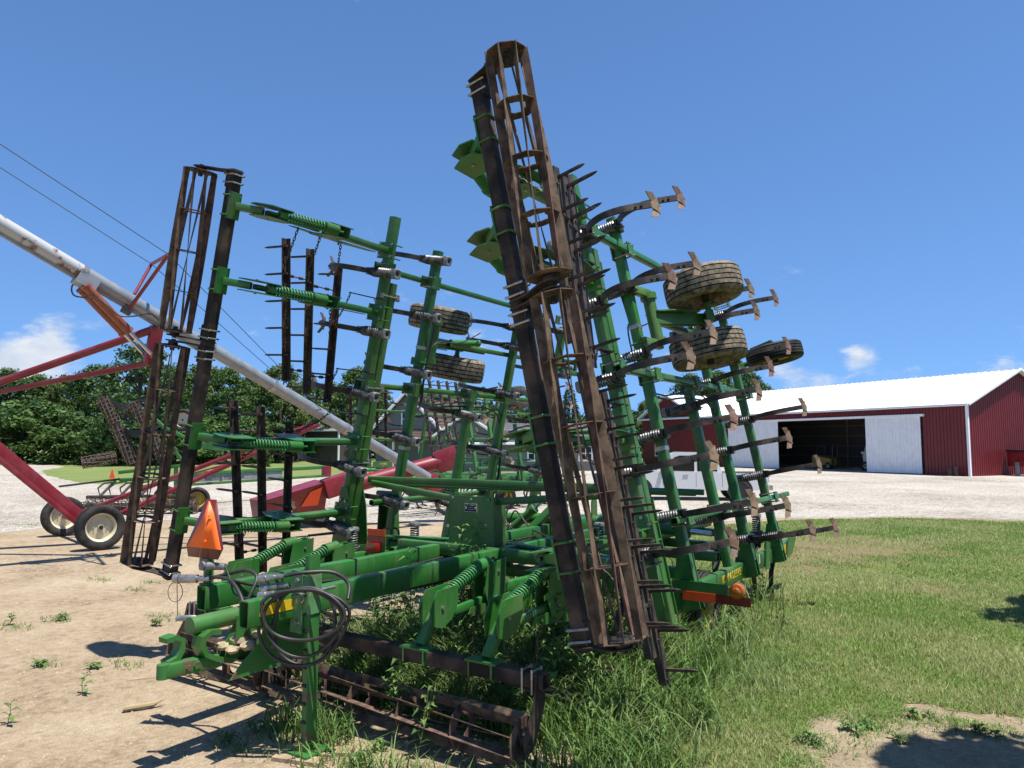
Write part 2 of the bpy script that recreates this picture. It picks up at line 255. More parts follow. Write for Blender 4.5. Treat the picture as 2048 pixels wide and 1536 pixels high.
# ------------------------------------------------------------------ mesh helpers
def perp(d):
    a = V((0, 0, 1)) if abs(d.z) < 0.9 else V((1, 0, 0))
    x = d.cross(a).normalized(); return x, d.cross(x).normalized()
class MB:
    def __init__(s): s.v = []; s.f = []; s.m = []; s.mi = 0
    def mat(s, i): s.mi = i; return s
    def add(s, vs, fs):
        o = len(s.v); s.v += [tuple(p) for p in vs]
        for f in fs: s.f.append([o + i for i in f]); s.m.append(s.mi)
        return s
    def box(s, c, d, R=None):
        c = V(c); q = []
        for z in (-.5, .5):
            for y in (-.5, .5):
                for x in (-.5, .5):
                    p = V((x * d[0], y * d[1], z * d[2])); q.append(c + (R @ p if R else p))
        return s.add(q, [(0, 2, 3, 1), (4, 5, 7, 6), (0, 1, 5, 4), (2, 6, 7, 3), (0, 4, 6, 2), (1, 3, 7, 5)])
    def loft(s, rings, caps=True, close=False):
        n = len(rings[0]); o = len(s.v); vs = [p for r in rings for p in r]; fs = []
        k = len(rings)
        for i in range(k if close else k - 1):
            a = i * n; b = ((i + 1) % k) * n
            for j in range(n): fs.append((a + j, a + (j + 1) % n, b + (j + 1) % n, b + j))
        if caps and not close: fs.append(tuple(range(n - 1, -1, -1))); fs.append(tuple((k - 1) * n + j for j in range(n)))
        return s.add(vs, fs)
    def beam(s, p0, p1, w, h, up=(0, 0, 1), r=0.012, open_=False, wall=0.008, depth=0.25):
        p0 = V(p0); p1 = V(p1); d = (p1 - p0).normalized(); up = V(up)
        ex = d.cross(up)
        if ex.length < 1e-4: ex, _ = perp(d)
        ex.normalize(); ey = ex.cross(d).normalized()
        def prof(w, h, r):
            out = []
            for (sx, sy, a0) in ((1, 1, 0), (-1, 1, 90), (-1, -1, 180), (1, -1, 270)):
                for k in range(3):
                    a = R_(a0 + 45 * k); out.append((sx * (w / 2 - r) + r * math.cos(a), sy * (h / 2 - r) + r * math.sin(a)))
            return out
        P = prof(w, h, r); ring = lambda P, c: [c + ex * x + ey * y for x, y in P]
        if not open_: return s.loft([ring(P, p0), ring(P, p1)])
        Q = prof(w - 2 * wall, h - 2 * wall, max(r - wall, 0.002)); dp = min(depth, (p1 - p0).length * 0.45)
        return s.loft([ring(Q, p0 + d * dp), ring(Q, p0), ring(P, p0), ring(P, p1), ring(Q, p1), ring(Q, p1 - d * dp)])
    def cyl(s, p0, p1, r, n=12, r2=None, caps=True):
        p0 = V(p0); p1 = V(p1); d = (p1 - p0).normalized(); x, y = perp(d); r2 = r if r2 is None else r2
        C = [(math.cos(2 * math.pi * k / n), math.sin(2 * math.pi * k / n)) for k in range(n)]
        return s.loft([[p0 + x * (a * r) + y * (b * r) for a, b in C], [p1 + x * (a * r2) + y * (b * r2) for a, b in C]], caps)
    def sweep(s, pts, r, n=6, close=False):
        pts = [V(p) for p in pts]; k = len(pts); rings = []; x = None
        for i, p in enumerate(pts):
            a = pts[(i - 1) % k] if (close or i) else p; b = pts[(i + 1) % k] if (close or i < k - 1) else p
            d = (b - a).normalized()
            if x is None: x, _ = perp(d)
            x = (x - d * x.dot(d)).normalized(); y = d.cross(x); rr = r[i] if isinstance(r, (list, tuple)) else r
            rings.append([p + x * (rr * math.cos(2 * math.pi * j / n)) + y * (rr * math.sin(2 * math.pi * j / n)) for j in range(n)])
        return s.loft(rings, not close, close)
    def strip(s, pts, side, w, t):       # flat bar following a curve; side = width direction
        pts = [V(p) for p in pts]; side = V(side).normalized(); rings = []
        for i, p in enumerate(pts):
            d = (pts[min(i + 1, len(pts) - 1)] - pts[max(i - 1, 0)]).normalized(); nn = d.cross(side).normalized()
            ww = w[i] if isinstance(w, (list, tuple)) else w
            rings.append([p + side * (a * ww / 2) + nn * (b * t / 2) for a, b in ((1, 1), (-1, 1), (-1, -1), (1, -1))])
        return s.loft(rings)
    def helix(s, p0, p1, R, r, turns, seg=11, n=5):
        p0 = V(p0); p1 = V(p1); d = (p1 - p0); L = d.length; d.normalize(); x, y = perp(d); pts = []
        K = int(turns * seg)
        for k in range(K + 1):
            a = 2 * math.pi * k / seg; pts.append(p0 + d * (L * k / K) + x * (R * math.cos(a)) + y * (R * math.sin(a)))
        return s.sweep(pts, r, n)
    def plate(s, poly, o, ex, ey, t):     # extruded polygon
        o = V(o); ex = V(ex).normalized(); ey = V(ey).normalized(); nz = ex.cross(ey).normalized() * (t / 2)
        return s.loft([[o + ex * a + ey * b - nz for a, b in poly], [o + ex * a + ey * b + nz for a, b in poly]])
    def bolt(s, p, d, r=0.013, h=0.012):
        p = V(p); d = V(d).normalized(); return s.cyl(p, p + d * h, r, 6)
    def torus(s, c, ax, R, r, n=16, m=6, e=1.0, ex=None):
        ax = V(ax).normalized(); x, y = perp(ax)
        if ex is not None: x = V(ex).normalized(); y = ax.cross(x)
        return s.sweep([V(c) + x * (R * e * math.cos(2 * math.pi * k / n)) + y * (R * math.sin(2 * math.pi * k / n)) for k in range(n)], r, m, True)
    def lathe(s, c, ax, prof, n=32, close=False):
        c = V(c); ax = V(ax).normalized(); x, y = perp(ax); rings = []
        for k in range(n):
            a = 2 * math.pi * k / n; e = x * math.cos(a) + y * math.sin(a)
            rings.append([c + ax * h + e * r for h, r in prof])
        m = len(prof); vs = [p for r in rings for p in r]; fs = []
        for i in range(n):
            b = (i + 1) % n
            for j in range(m if close else m - 1): fs.append((i * m + j, b * m + j, b * m + (j + 1) % m, i * m + (j + 1) % m))
        return s.add(vs, fs)
    def chain(s, p0, p1, sag=0.05, pitch=0.045, r=0.005, w=0.011):
        p0 = V(p0); p1 = V(p1); L = (p1 - p0).length; n = max(2, int(L * (1 + 2 * sag) / pitch))
        P = [p0.lerp(p1, k / n) + V((0, 0, -4 * sag * L * (k / n) * (1 - k / n))) for k in range(n + 1)]
        for k in range(n):
            a, b = P[k], P[k + 1]; d = (b - a).normalized(); x, y = perp(d); sd = x if k % 2 else y; hl = (b - a).length * 0.62; c = (a + b) / 2
            pts = []
            for q in range(10):
                t = 2 * math.pi * q / 10; cx = math.cos(t); sx = math.sin(t)
                pts.append(c + d * (math.copysign(min(abs(cx) * 1.25, 1), cx) * hl) + sd * (sx * w))
            s.sweep(pts, r, 4, True)
        return s
    def ubolt(s, c, ax, half, leg, r=0.011, d=(0, 0, 1)):
        # U round a bar: c = centre of the bow side, ax = across direction, d = leg direction
        c = V(c); ax = V(ax).normalized(); d = V(d).normalized()
        return s.sweep([c + ax * half + d * leg, c + ax * half + d * 0.015, c + ax * (half - 0.015), c - ax * (half - 0.015), c - ax * half + d * 0.015, c - ax * half + d * leg], r, 6)
    def blob(s, c, r, seed=0, n=10, m=7, flat=.75):
        rs = random.Random(seed); rings = []
        for j in range(m):
            t = math.pi * (j + .02) / (m - .96); rings.append([V(c) + V((math.sin(t) * math.cos(2 * math.pi * i / n) * r, math.sin(t) * math.sin(2 * math.pi * i / n) * r, math.cos(t) * r * flat)) * rs.uniform(.82, 1.14) for i in range(n)])
        return s.loft(rings)
    def mesh(s, name, mats, angle=32):
        me = bpy.data.meshes.new(name); me.from_pydata(s.v, [], s.f)
        for m in (mats if isinstance(mats, (list, tuple)) else [mats]): me.materials.append(MATS[m])
        me.polygons.foreach_set('material_index', s.m); me.polygons.foreach_set('use_smooth', [True] * len(s.f))
        me.update(); bm = bmesh.new(); bm.from_mesh(me); bmesh.ops.recalc_face_normals(bm, faces=bm.faces); bm.to_mesh(me); bm.free()
        if angle is not None: me.set_sharp_from_angle(angle=R_(angle))
        return me
    def centred(s):
        a = np.array(s.v); c = (a.min(0) + a.max(0)) / 2; s.v = [tuple(p) for p in (a - c)]; return V(c)

WM = {}
def put(name, me, M=None, parent=None, label=None, cat=None, group=None, kind=None):
    o = bpy.data.objects.new(name, me); COL.objects.link(o); M = M or Matrix()
    WM[o.name] = M
    if parent is not None: o.parent = parent; o.matrix_basis = WM[parent.name].inverted() @ M
    else: o.matrix_basis = M
    for k, v in (('label', label), ('category', cat), ('group', group), ('kind', kind)):
        if v: o[k] = v
    return o
def thing(name, label, cat, loc, rz=0.0, group=None):
    return put(name, None, Matrix.Translation(V(loc)) @ Matrix.Rotation(rz, 4, 'Z'), None, label, cat, group)
def part(name, mb, mats, parent, S=None, angle=32, **kw):     # mesh given in section coordinates S
    c = mb.centred(); M = (S or Matrix()) @ Matrix.Translation(c)
    return put(name, mb.mesh(name, mats, angle), M, parent, **kw)
def T(*p): return Matrix.Translation(V(p))
def text(body, size, M, parent, m, align='LEFT', extrude=0.0006, name='lettering', sx=1.0):
    cu = bpy.data.curves.new(name, 'FONT'); cu.body = body; cu.size = size; cu.extrude = extrude; cu.align_x = align; cu.align_y = 'CENTER'; cu.resolution_u = 3
    cu.space_character = 1.0; cu.materials.append(MATS[m]); tmp = bpy.data.objects.new('tmp', cu); COL.objects.link(tmp); bpy.context.view_layer.update()
    me = bpy.data.meshes.new_from_object(tmp.evaluated_get(bpy.context.evaluated_depsgraph_get())); bpy.data.objects.remove(tmp)
    return put(name, me, M @ Matrix.Diagonal((sx, 1, 1, 1)), parent)
def frame(o, ex, ey):
    ex = V(ex).normalized(); ey = V(ey).normalized(); ez = ex.cross(ey)
    M = Matrix.Identity(4)
    for i, a in enumerate((ex, ey, ez)):
        for j in range(3): M[j][i] = a[j]
    return Matrix.Translation(V(o)) @ M

# ================================================================== field cultivator (the main machine)
XC, A0, TH, Z0 = -4.72, 2.27, R_(12.1), 0.88
def sec_wing(side, base=Matrix()):
    c, s_ = math.cos(TH), math.sin(TH)
    if side > 0: Lx = (-s_, 0, c); w = (-c, 0, -s_)
    else: Lx = (-s_, 0, -c); w = (c, 0, -s_)
    M = Matrix(((Lx[0], 0, w[0], side * A0), (Lx[1], 1, w[1], 0), (Lx[2], 0, w[2], 0), (0, 0, 0, 1)))
    return base @ M
def sec_centre(base=Matrix()): return base @ T(0, 0, Z0)

PROTO = {}
def proto(key, fn):
    if key not in PROTO: PROTO[key] = fn()
    return PROTO[key]

def m_shank():
    b = MB(); pts = []
    ctrl = [(-.10, -.10), (-.20, -.15), (-.30, -.25), (-.355, -.38), (-.345, -.52), (-.29, -.65), (-.215, -.76), (-.17, -.82)]
    for y, w in ctrl: pts.append((0, y, w))
    fine = []
    for i in range(len(pts) - 1):
        for k in range(3):
            t = k / 3; p0 = V(pts[max(i - 1, 0)]); p1 = V(pts[i]); p2 = V(pts[i + 1]); p3 = V(pts[min(i + 2, len(pts) - 1)])
            fine.append(0.5 * ((2 * p1) + (p2 - p0) * t + (2 * p0 - 5 * p1 + 4 * p2 - p3) * t * t + (3 * p1 - p0 - 3 * p2 + p3) * t ** 3))
    fine.append(V(pts[-1]))
    b.strip(fine, (1, 0, 0), 0.062, 0.025)
    for y, w in ((-.225, -.745), (-.255, -.70)):
        b.cyl((0, y - .025, w - .014), (0, y + .03, w + .016), 0.014, 6)
    return b.mesh('shank', 'shank_steel')
def m_sweep():
    b = MB(); n = 7
    # stem that lies on the shank, curving into a V blade
    b.strip([(0, -.262, -.690), (0, -.222, -.757), (0, -.185, -.800), (0, -.145, -.828), (0, -.105, -.846), (0, -.07, -.855)], (1, 0, 0), [.05, .046, .050, .075, .125, .17], .011)
    for sg in (-1, 1):
        rings = []
        for k in range(n):
            t = k / (n - 1); x = sg * .130 * t; nose = -.02 - .115 * t; back = nose - .075 - .012 * (1 - t)
            zz = -.862 + .014 * t; z2 = zz + .034
            rings.append([V((x, nose, zz)), V((x, nose - .003, zz + .007)), V((x, back, z2 + .008)), V((x, back, z2))])
        b.loft(rings)
    return b.mesh('sweep', 'sweep_steel')
def m_spring():
    b = MB(); b.helix((0, -.132, .275), (0, -.132, -.07), 0.051, 0.012, 12); return b.mesh('spring', 'spring_black', 60)
def m_cap():
    b = MB(); N = 16; outer = []; inner = []
    for k in range(N):
        a = 2 * math.pi * k / N; c, s_ = math.cos(a), math.sin(a); q = max(abs(c), abs(s_)); e = 0.56 / q + 0.44
        outer.append((0.060 * c * e, 0.060 * s_ * e)); inner.append((0.027 * c, 0.027 * s_))
    o = V((0, -.132, .122)); R3 = lambda P, w: [o + V((x, y, w)) for x, y in P]
    S = lambda P, k: [(x * k, y * k) for x, y in P]
    b.loft([R3(inner, .15), R3(outer, .15), R3(S(outer, 1.04), .17), R3(S(outer, 1.02), .19), R3(S(outer, .86), .202), R3(inner, .196)], False, True)
    return b.mesh('spring_cap', 'cast_grey', 50)
def m_bracket():
    b = MB()
    b.box((0, -.125, -.085), (.085, .10, .05)); b.box((0, -.06, -.078), (.10, .19, .04))
    for s_ in (-1, 1):
        b.plate([(-.175, -.16), (-.075, -.155), (-.07, -.06), (-.175, -.06)], (s_ * .038, 0, 0), (0, 1, 0), (0, 0, 1), .009)
        b.ubolt((s_ * .032, 0, .058), (0, 1, 0), .060, -.145, .0075)
    b.cyl((-.05, -.125, -.115), (.05, -.125, -.115), .013, 8)
    return b.mesh('bracket', 'black_iron')
def add_shank(S, root, l, y, w=0.0):
    M = S @ T(l, y, w)
    o = put('shank', proto('shank', m_shank), M, root)
    put('spring', proto('spring', m_spring), M, o); put('spring_cap', proto('cap', m_cap), M, o)
    put('bracket', proto('bracket', m_bracket), M, o); put('sweep', proto('sweep', m_sweep), M, o)
    return o

def add_arm(S, root, l, sg=1):
    M = S @ T(l, 0, 0)
    def bld():
        b = MB()
        b.box((0, 6.353, 0), (.20, .014, .25))
        b.beam((0, 6.35, .0), (0, 5.36, .03), .075, .10, (0, 0, 1))
        for x in (-.075, .075):
            for w in (-.095, .095): b.mat(1).bolt((x, 6.346, w), (0, -1, 0), .017, .016); b.mat(0)
        for w in (-.095, .095): b.cyl((-.08, 6.35, w), (-.08, 6.52, w), .009, 6); b.cyl((.08, 6.35, w), (.08, 6.52, w), .009, 6)
        for x in (-.062, .062):
            b.plate([(5.52, .30), (5.24, .27), (5.20, .05), (5.26, -.10), (5.50, -.10)], (x, 0, 0), (0, 1, 0), (0, 0, 1), .010)
            b.plate([(4.82, .17), (4.55, .16), (4.47, .02), (4.49, -.10), (4.62, -.14), (4.74, -.09), (4.82, .02)], (x * .93, 0, 0), (0, 1, 0), (0, 0, 1), .010)
            b.mat(1).bolt((x * 1.08, 5.40, .20), (x, 0, 0), .014, .012).bolt((x * 1.08, 5.36, -.02), (x, 0, 0), .016, .014).bolt((x, 4.62, .02), (x, 0, 0), .016, .014); b.mat(0)
        b.box((0, 5.485, .19), (.115, .012, .20))
        b.beam((0, 5.32, -.035), (0, 4.66, -.055), .058, .075, (0, 0, 1), open_=False)
        b.cyl((0, 5.16, .255), (0, 5.32, .272), .058, 14); b.cyl((0, 4.70, .09), (0, 4.78, .115), .052, 12); b.cyl((0, 4.6, .06), (0, 5.4, .28), .014, 8)
        b.beam((0, 4.60, -.03), (0, 4.43, -.238), .075, .082, (0, 1, .6))
        b.box((0, 4.405, -.243), (.27, .14, .014))
        return b
    bm = proto('arm_mb', lambda: (lambda q: (q.centred(), q.mesh('basket_arm', ['green', 'zinc'])))(bld()))
    o = put('basket_arm', bm[1], M @ Matrix.Translation(bm[0]), root)
    def spr():
        b = MB(); b.helix((0, 5.20, .258), (0, 4.74, .103), .049, .0105, 15); return b.mesh('spring', 'green_spring', 60)
    put('spring', proto('armspring', spr), M, o)
    def hang():
        b = MB(); b.plate([(6.25, -.055), (5.62, -.055), (5.02, -.05), (4.98, -.10), (5.25, -.15), (5.85, -.23), (6.22, -.15)], (.047, 0, 0), (0, 1, 0), (0, 0, 1), .008)
        for y, w in ((5.1, -.09), (5.45, -.15), (5.8, -.22)): b.cyl((.047, y, w), (.075, y, w), .012, 6)
        return b.mesh('hanger_plate', 'green')
    put('hanger_plate', proto('hangplate', hang), M, o)
    def ub():
        b = MB()
        b.ubolt((0, 4.4, -.362), (0, 1, 0), .060, .13, .010)
        return b.mesh('clamp', 'green')
    for x in (-.10, .10): put('clamp', proto('armub', ub), M @ T(x, 0, 0), o)
    return o

def add_basket(S, root, l0, l1, npl, y=4.25, w=-.66, R=.168, twist=55, phase=0.0, ns=8):
    ax = V((1, 0, 0)); L = l1 - l0
    def mk(d):
        hub = MB(); hub.lathe((0, 0, 0), ax, [(-d * .02, .001), (-d * .02, .075), (d * .012, .085), (d * .012, .05), (d * .05, .045), (d * .05, .001)], 14)
        for k in range(4):
            a = math.pi / 4 + k * math.pi / 2; hub.bolt((-d * .02, .06 * math.cos(a), .06 * math.sin(a)), (-d, 0, 0), .011, .014)
        hub.cyl((-d * .05, 0, 0), (d * .07, 0, 0), .022, 8); return hub.mesh('bearing', 'black_iron')
    o = put('rolling_basket', None, S @ T((l0 + l1) / 2, y, w), root)
    put('bearing', proto(('bearing', -1), lambda: mk(-1)), S @ T(l0, y, w), o); put('bearing', proto(('bearing', 1), lambda: mk(1)), S @ T(l1, y, w), o)
    def pl(hole):
        b = MB(); out = []; inn = []
        n = ns * 3
        for k in range(n):
            a = 2 * math.pi * k / n; seg = math.pi / ns; aa = ((a + seg) % (2 * seg)) - seg
            rr = (R - .004) * math.cos(seg) / math.cos(aa) if True else R
            out.append((math.cos(a) * rr, math.sin(a) * rr))
            hr = hole * (1.28 if k % 6 == 1 and hole > .03 else 1.0); inn.append((math.cos(a) * hr, math.sin(a) * hr))
        ring = lambda P, h: [V((h, x, z)) for x, z in P]
        b.loft([ring(inn, -.003), ring(out, -.003), ring(out, .003), ring(inn, .003)], False, True)
        return b.mesh('plate', 'rust')
    for k in range(npl):
        t = k / (npl - 1); x = l0 + L * t
        me = proto(('bplate', 0 if k in (0, npl - 1) else 1, R, ns), lambda: pl(.030 if k in (0, npl - 1) else .072))
        put('plate', me, S @ T(x, y, w) @ Matrix.Rotation(R_(twist) * t + phase + math.pi / ns, 4, 'X'), o)
    def sl():
        b = MB(); n = 13; rings = []
        for k in range(n):
            t = k / (n - 1); a = R_(twist) * t; e = V((0, math.cos(a), math.sin(a))); g = V((0, -math.sin(a), math.cos(a)))
            p = V((L * t, 0, 0)); rings.append([p + e * (R + .004) + g * .003, p + e * (R - .056) + g * .0035, p + e * (R - .056) - g * .0035, p + e * (R + .004) - g * .003])
        b.loft(rings); return b.mesh('slat', 'rust')
    me = proto(('slat', round(L, 3), twist, R), sl)
    for k in range(ns):
        put('slat', me, S @ T(l0, y, w) @ Matrix.Rotation(2 * math.pi * k / ns + phase, 4, 'X'), o)
    return o

def add_hanger(S, root, l, d, y=4.25, w=-.66):   # strap from bar end to basket bearing, d = side of the basket
    b = MB()
    b.strip([(l - d * .12, 4.455, -.36), (l - d * .03, 4.455, -.36), (l, 4.44, -.385), (l, 4.40, -.44), (l, 4.30, -.58), (l, 4.25, -.70)], (0, .8, .6), .12, .012) if False else None
    b.plate([(4.46, -.245), (4.34, -.245), (4.30, -.42), (4.185, -.62), (4.185, -.70), (4.24, -.735), (4.31, -.70), (4.44, -.46)], (l, 0, 0), (0, 1, 0), (0, 0, 1), .012)
    b.box((l + d * .08, 4.40, -.358), (.17, .115, .012))
    b.mat(1)
    for q in (.04, .12): b.ubolt((l + d * q, 4.4, -.238), (0, 1, 0), .060, -.15, .0095)
    part('basket_hanger', b, ['dark_bar', 'zinc'], root, S)

def add_harrow_bar(S, root, a, c, step=.305, tilt=(0, -.15, -1), n=None):
    a = V(a); c = V(c); d = (c - a).normalized(); L = (c - a).length
    td = V(tilt); td = (td - d * td.dot(d)).normalized(); sd = d.cross(td).normalized()
    M = S @ frame(a, d, td)
    def bar():
        b = MB(); b.box((L / 2, 0, 0), (L, .010, .074)); b.box((L / 2, -.030, .033), (L, .058, .009))
        k = .10
        while k < L: b.cyl((k, -.012, -.018), (k, .02, -.018), .011, 6); b.cyl((k + .06, -.012, .012), (k + .06, .02, .012), .012, 6); k += step
        return b.mesh('harrow_bar', 'harrow_steel')
    o = put('harrow_bar', proto(('hbar', round(L, 2)), bar), M, root)
    def tine():
        b = MB(); r = .011
        rings = []
        for (h, q) in ((-.075, r), (.0, r), (.20, r), (.235, r * .75), (.262, r * .2)):
            rings.append([V((x * q, h, z * q)) for x, z in ((1, 1), (-1, 1), (-1, -1), (1, -1))])
        b.loft(rings); b.cyl((0, -.04, 0), (0, -.04, .035), .014, 6)
        return b.mesh('tine', 'harrow_steel')
    k = .09
    while k < L - .03:
        put('tine', proto('tine', tine), M @ T(k, .02, -.012), o); k += step
    return o

def m_tyre(D_, w, mat_, grooves=5, rim=.5):
    b = MB(); R = D_ / 2; ri = R * rim; h = w / 2
    prof = [(-h * .62, ri), (-h * .9, ri + (R - ri) * .25), (-h, ri + (R - ri) * .55), (-h * .93, R * .925), (-h * .78, R * .975)]
    for g in range(grooves):
        x = -h * .66 + 2 * h * .66 * g / (grooves - 1)
        rr = R * (1 - .012 * (x / h) ** 2 * 2)
        prof += [(x - .0065, rr), (x - .005, rr - .011), (x + .005, rr - .011), (x + .0065, rr)]
    prof += [(h * .78, R * .975), (h * .93, R * .925), (h, ri + (R - ri) * .55), (h * .9, ri + (R - ri) * .25), (h * .62, ri)]
    b.lathe((0, 0, 0), (1, 0, 0), prof, 44)
    m = len(prof); gi = set()
    for g in range(grooves): gi |= {5 + 4 * g, 6 + 4 * g, 7 + 4 * g}
    b.m = [1 if (i % (m - 1)) in gi else 0 for i in range(len(b.f))]
    return b.mesh('tyre', [mat_, 'groove'], 40)
def m_rim(D_, w, mat_, rim=.5, out=1):
    b = MB(); r = D_ / 2 * rim; h = w / 2
    b.lathe((0, 0, 0), (1, 0, 0), [(-h * .66, r * 1.05), (-h * .6, r), (-h * .45, r * .93), (-h * .1, r * .88), (-h * .05, r * .8), (h * .05 * out, r * .45), (h * .12 * out, r * .22), (h * .12 * out, .001)], 32)
    b.lathe((0, 0, 0), (1, 0, 0), [(-h * .1, r * .88), (h * .3, r * .9), (h * .5, r * .95), (h * .64, r), (h * .7, r * 1.05)], 32)
    for k in range(6):
        a = k * math.pi / 3; p = V((.02, r * .42 * math.cos(a), r * .42 * math.sin(a))); b.bolt(p, (1, 0, 0), .011, .02); b.bolt(p, (-1, 0, 0), .011, .02)
    b.cyl((-h * .5, 0, 0), (h * .5, 0, 0), r * .2, 14)
    return b.mesh('rim', mat_, 40)
def add_wheel(M, root, D_, w, ty, rm, name='gauge_wheel', rim=.5):
    def hub():
        b = MB(); b.cyl((-w * .55, 0, 0), (w * .3, 0, 0), .045, 12); return b.mesh(name, 'black_iron')
    o = put(name, proto((name, w), hub), M, root)
    put('tyre', proto(('ty', D_, w, ty, rim), lambda: m_tyre(D_, w, ty, rim=rim)), M, o)
    put('rim', proto(('rm', D_, w, rm, rim), lambda: m_rim(D_, w, rm, rim)), M, o)
    return o

def tube(S, root, p0, p1, w=.108, h=.108, m='green', name='frame_tube', open_=True, up=(0, 0, 1), r=.014):
    b = MB(); b.beam(p0, p1, w, h, up, r, open_); return part(name, b, m, root, S)
def hose(root, pts, r=.011, S=None, m='hose', name='hydraulic_hose', n=7):
    P = [V(p) for p in pts]; out = []
    for i in range(len(P) - 1):
        for k in range(6):
            t = k / 6; p0 = P[max(i - 1, 0)]; p1 = P[i]; p2 = P[i + 1]; p3 = P[min(i + 2, len(P) - 1)]
            out.append(0.5 * ((2 * p1) + (p2 - p0) * t + (2 * p0 - 5 * p1 + 4 * p2 - p3) * t * t + (3 * p1 - p0 - 3 * p2 + p3) * t ** 3))
    out.append(P[-1]); b = MB(); b.sweep(out, r, n); return part(name, b, m, root, S, 60)
def cylinder(root, p0, p1, r, split=.6, S=None, m='green', rodm='chrome', name='hydraulic_cylinder'):
    p0 = V(p0); p1 = V(p1); q = p0.lerp(p1, split); b = MB()
    b.cyl(p0, q, r, 16); b.cyl(q - (q - p0).normalized() * .03, q + (q - p0).normalized() * .012, r * 1.16, 16); b.cyl(p0, p0 + (q - p0).normalized() * .04, r * 1.14, 16)
    o = part(name, b, m, root, S); c = MB(); c.cyl(q, p1, r * .45, 12); part('rod', c, rodm, o, S); return o

RANKS = [(7.30, .62, 4.84), (8.55, .80, 2.95), (9.45, .75, 4.30), (10.85, .70, 4.30)]
SHANKS = [(6.42, (4.36, 3.64, 2.88, 1.97, 1.22)), (7.30, (4.70, 3.96, 3.22, 2.34, 1.50)), (8.55, (2.70, 1.38)),
          (9.45, (4.10, 3.80, 3.06, 2.15, 1.02)), (10.85, (4.22, 3.50, 2.60, 1.79, .92))]

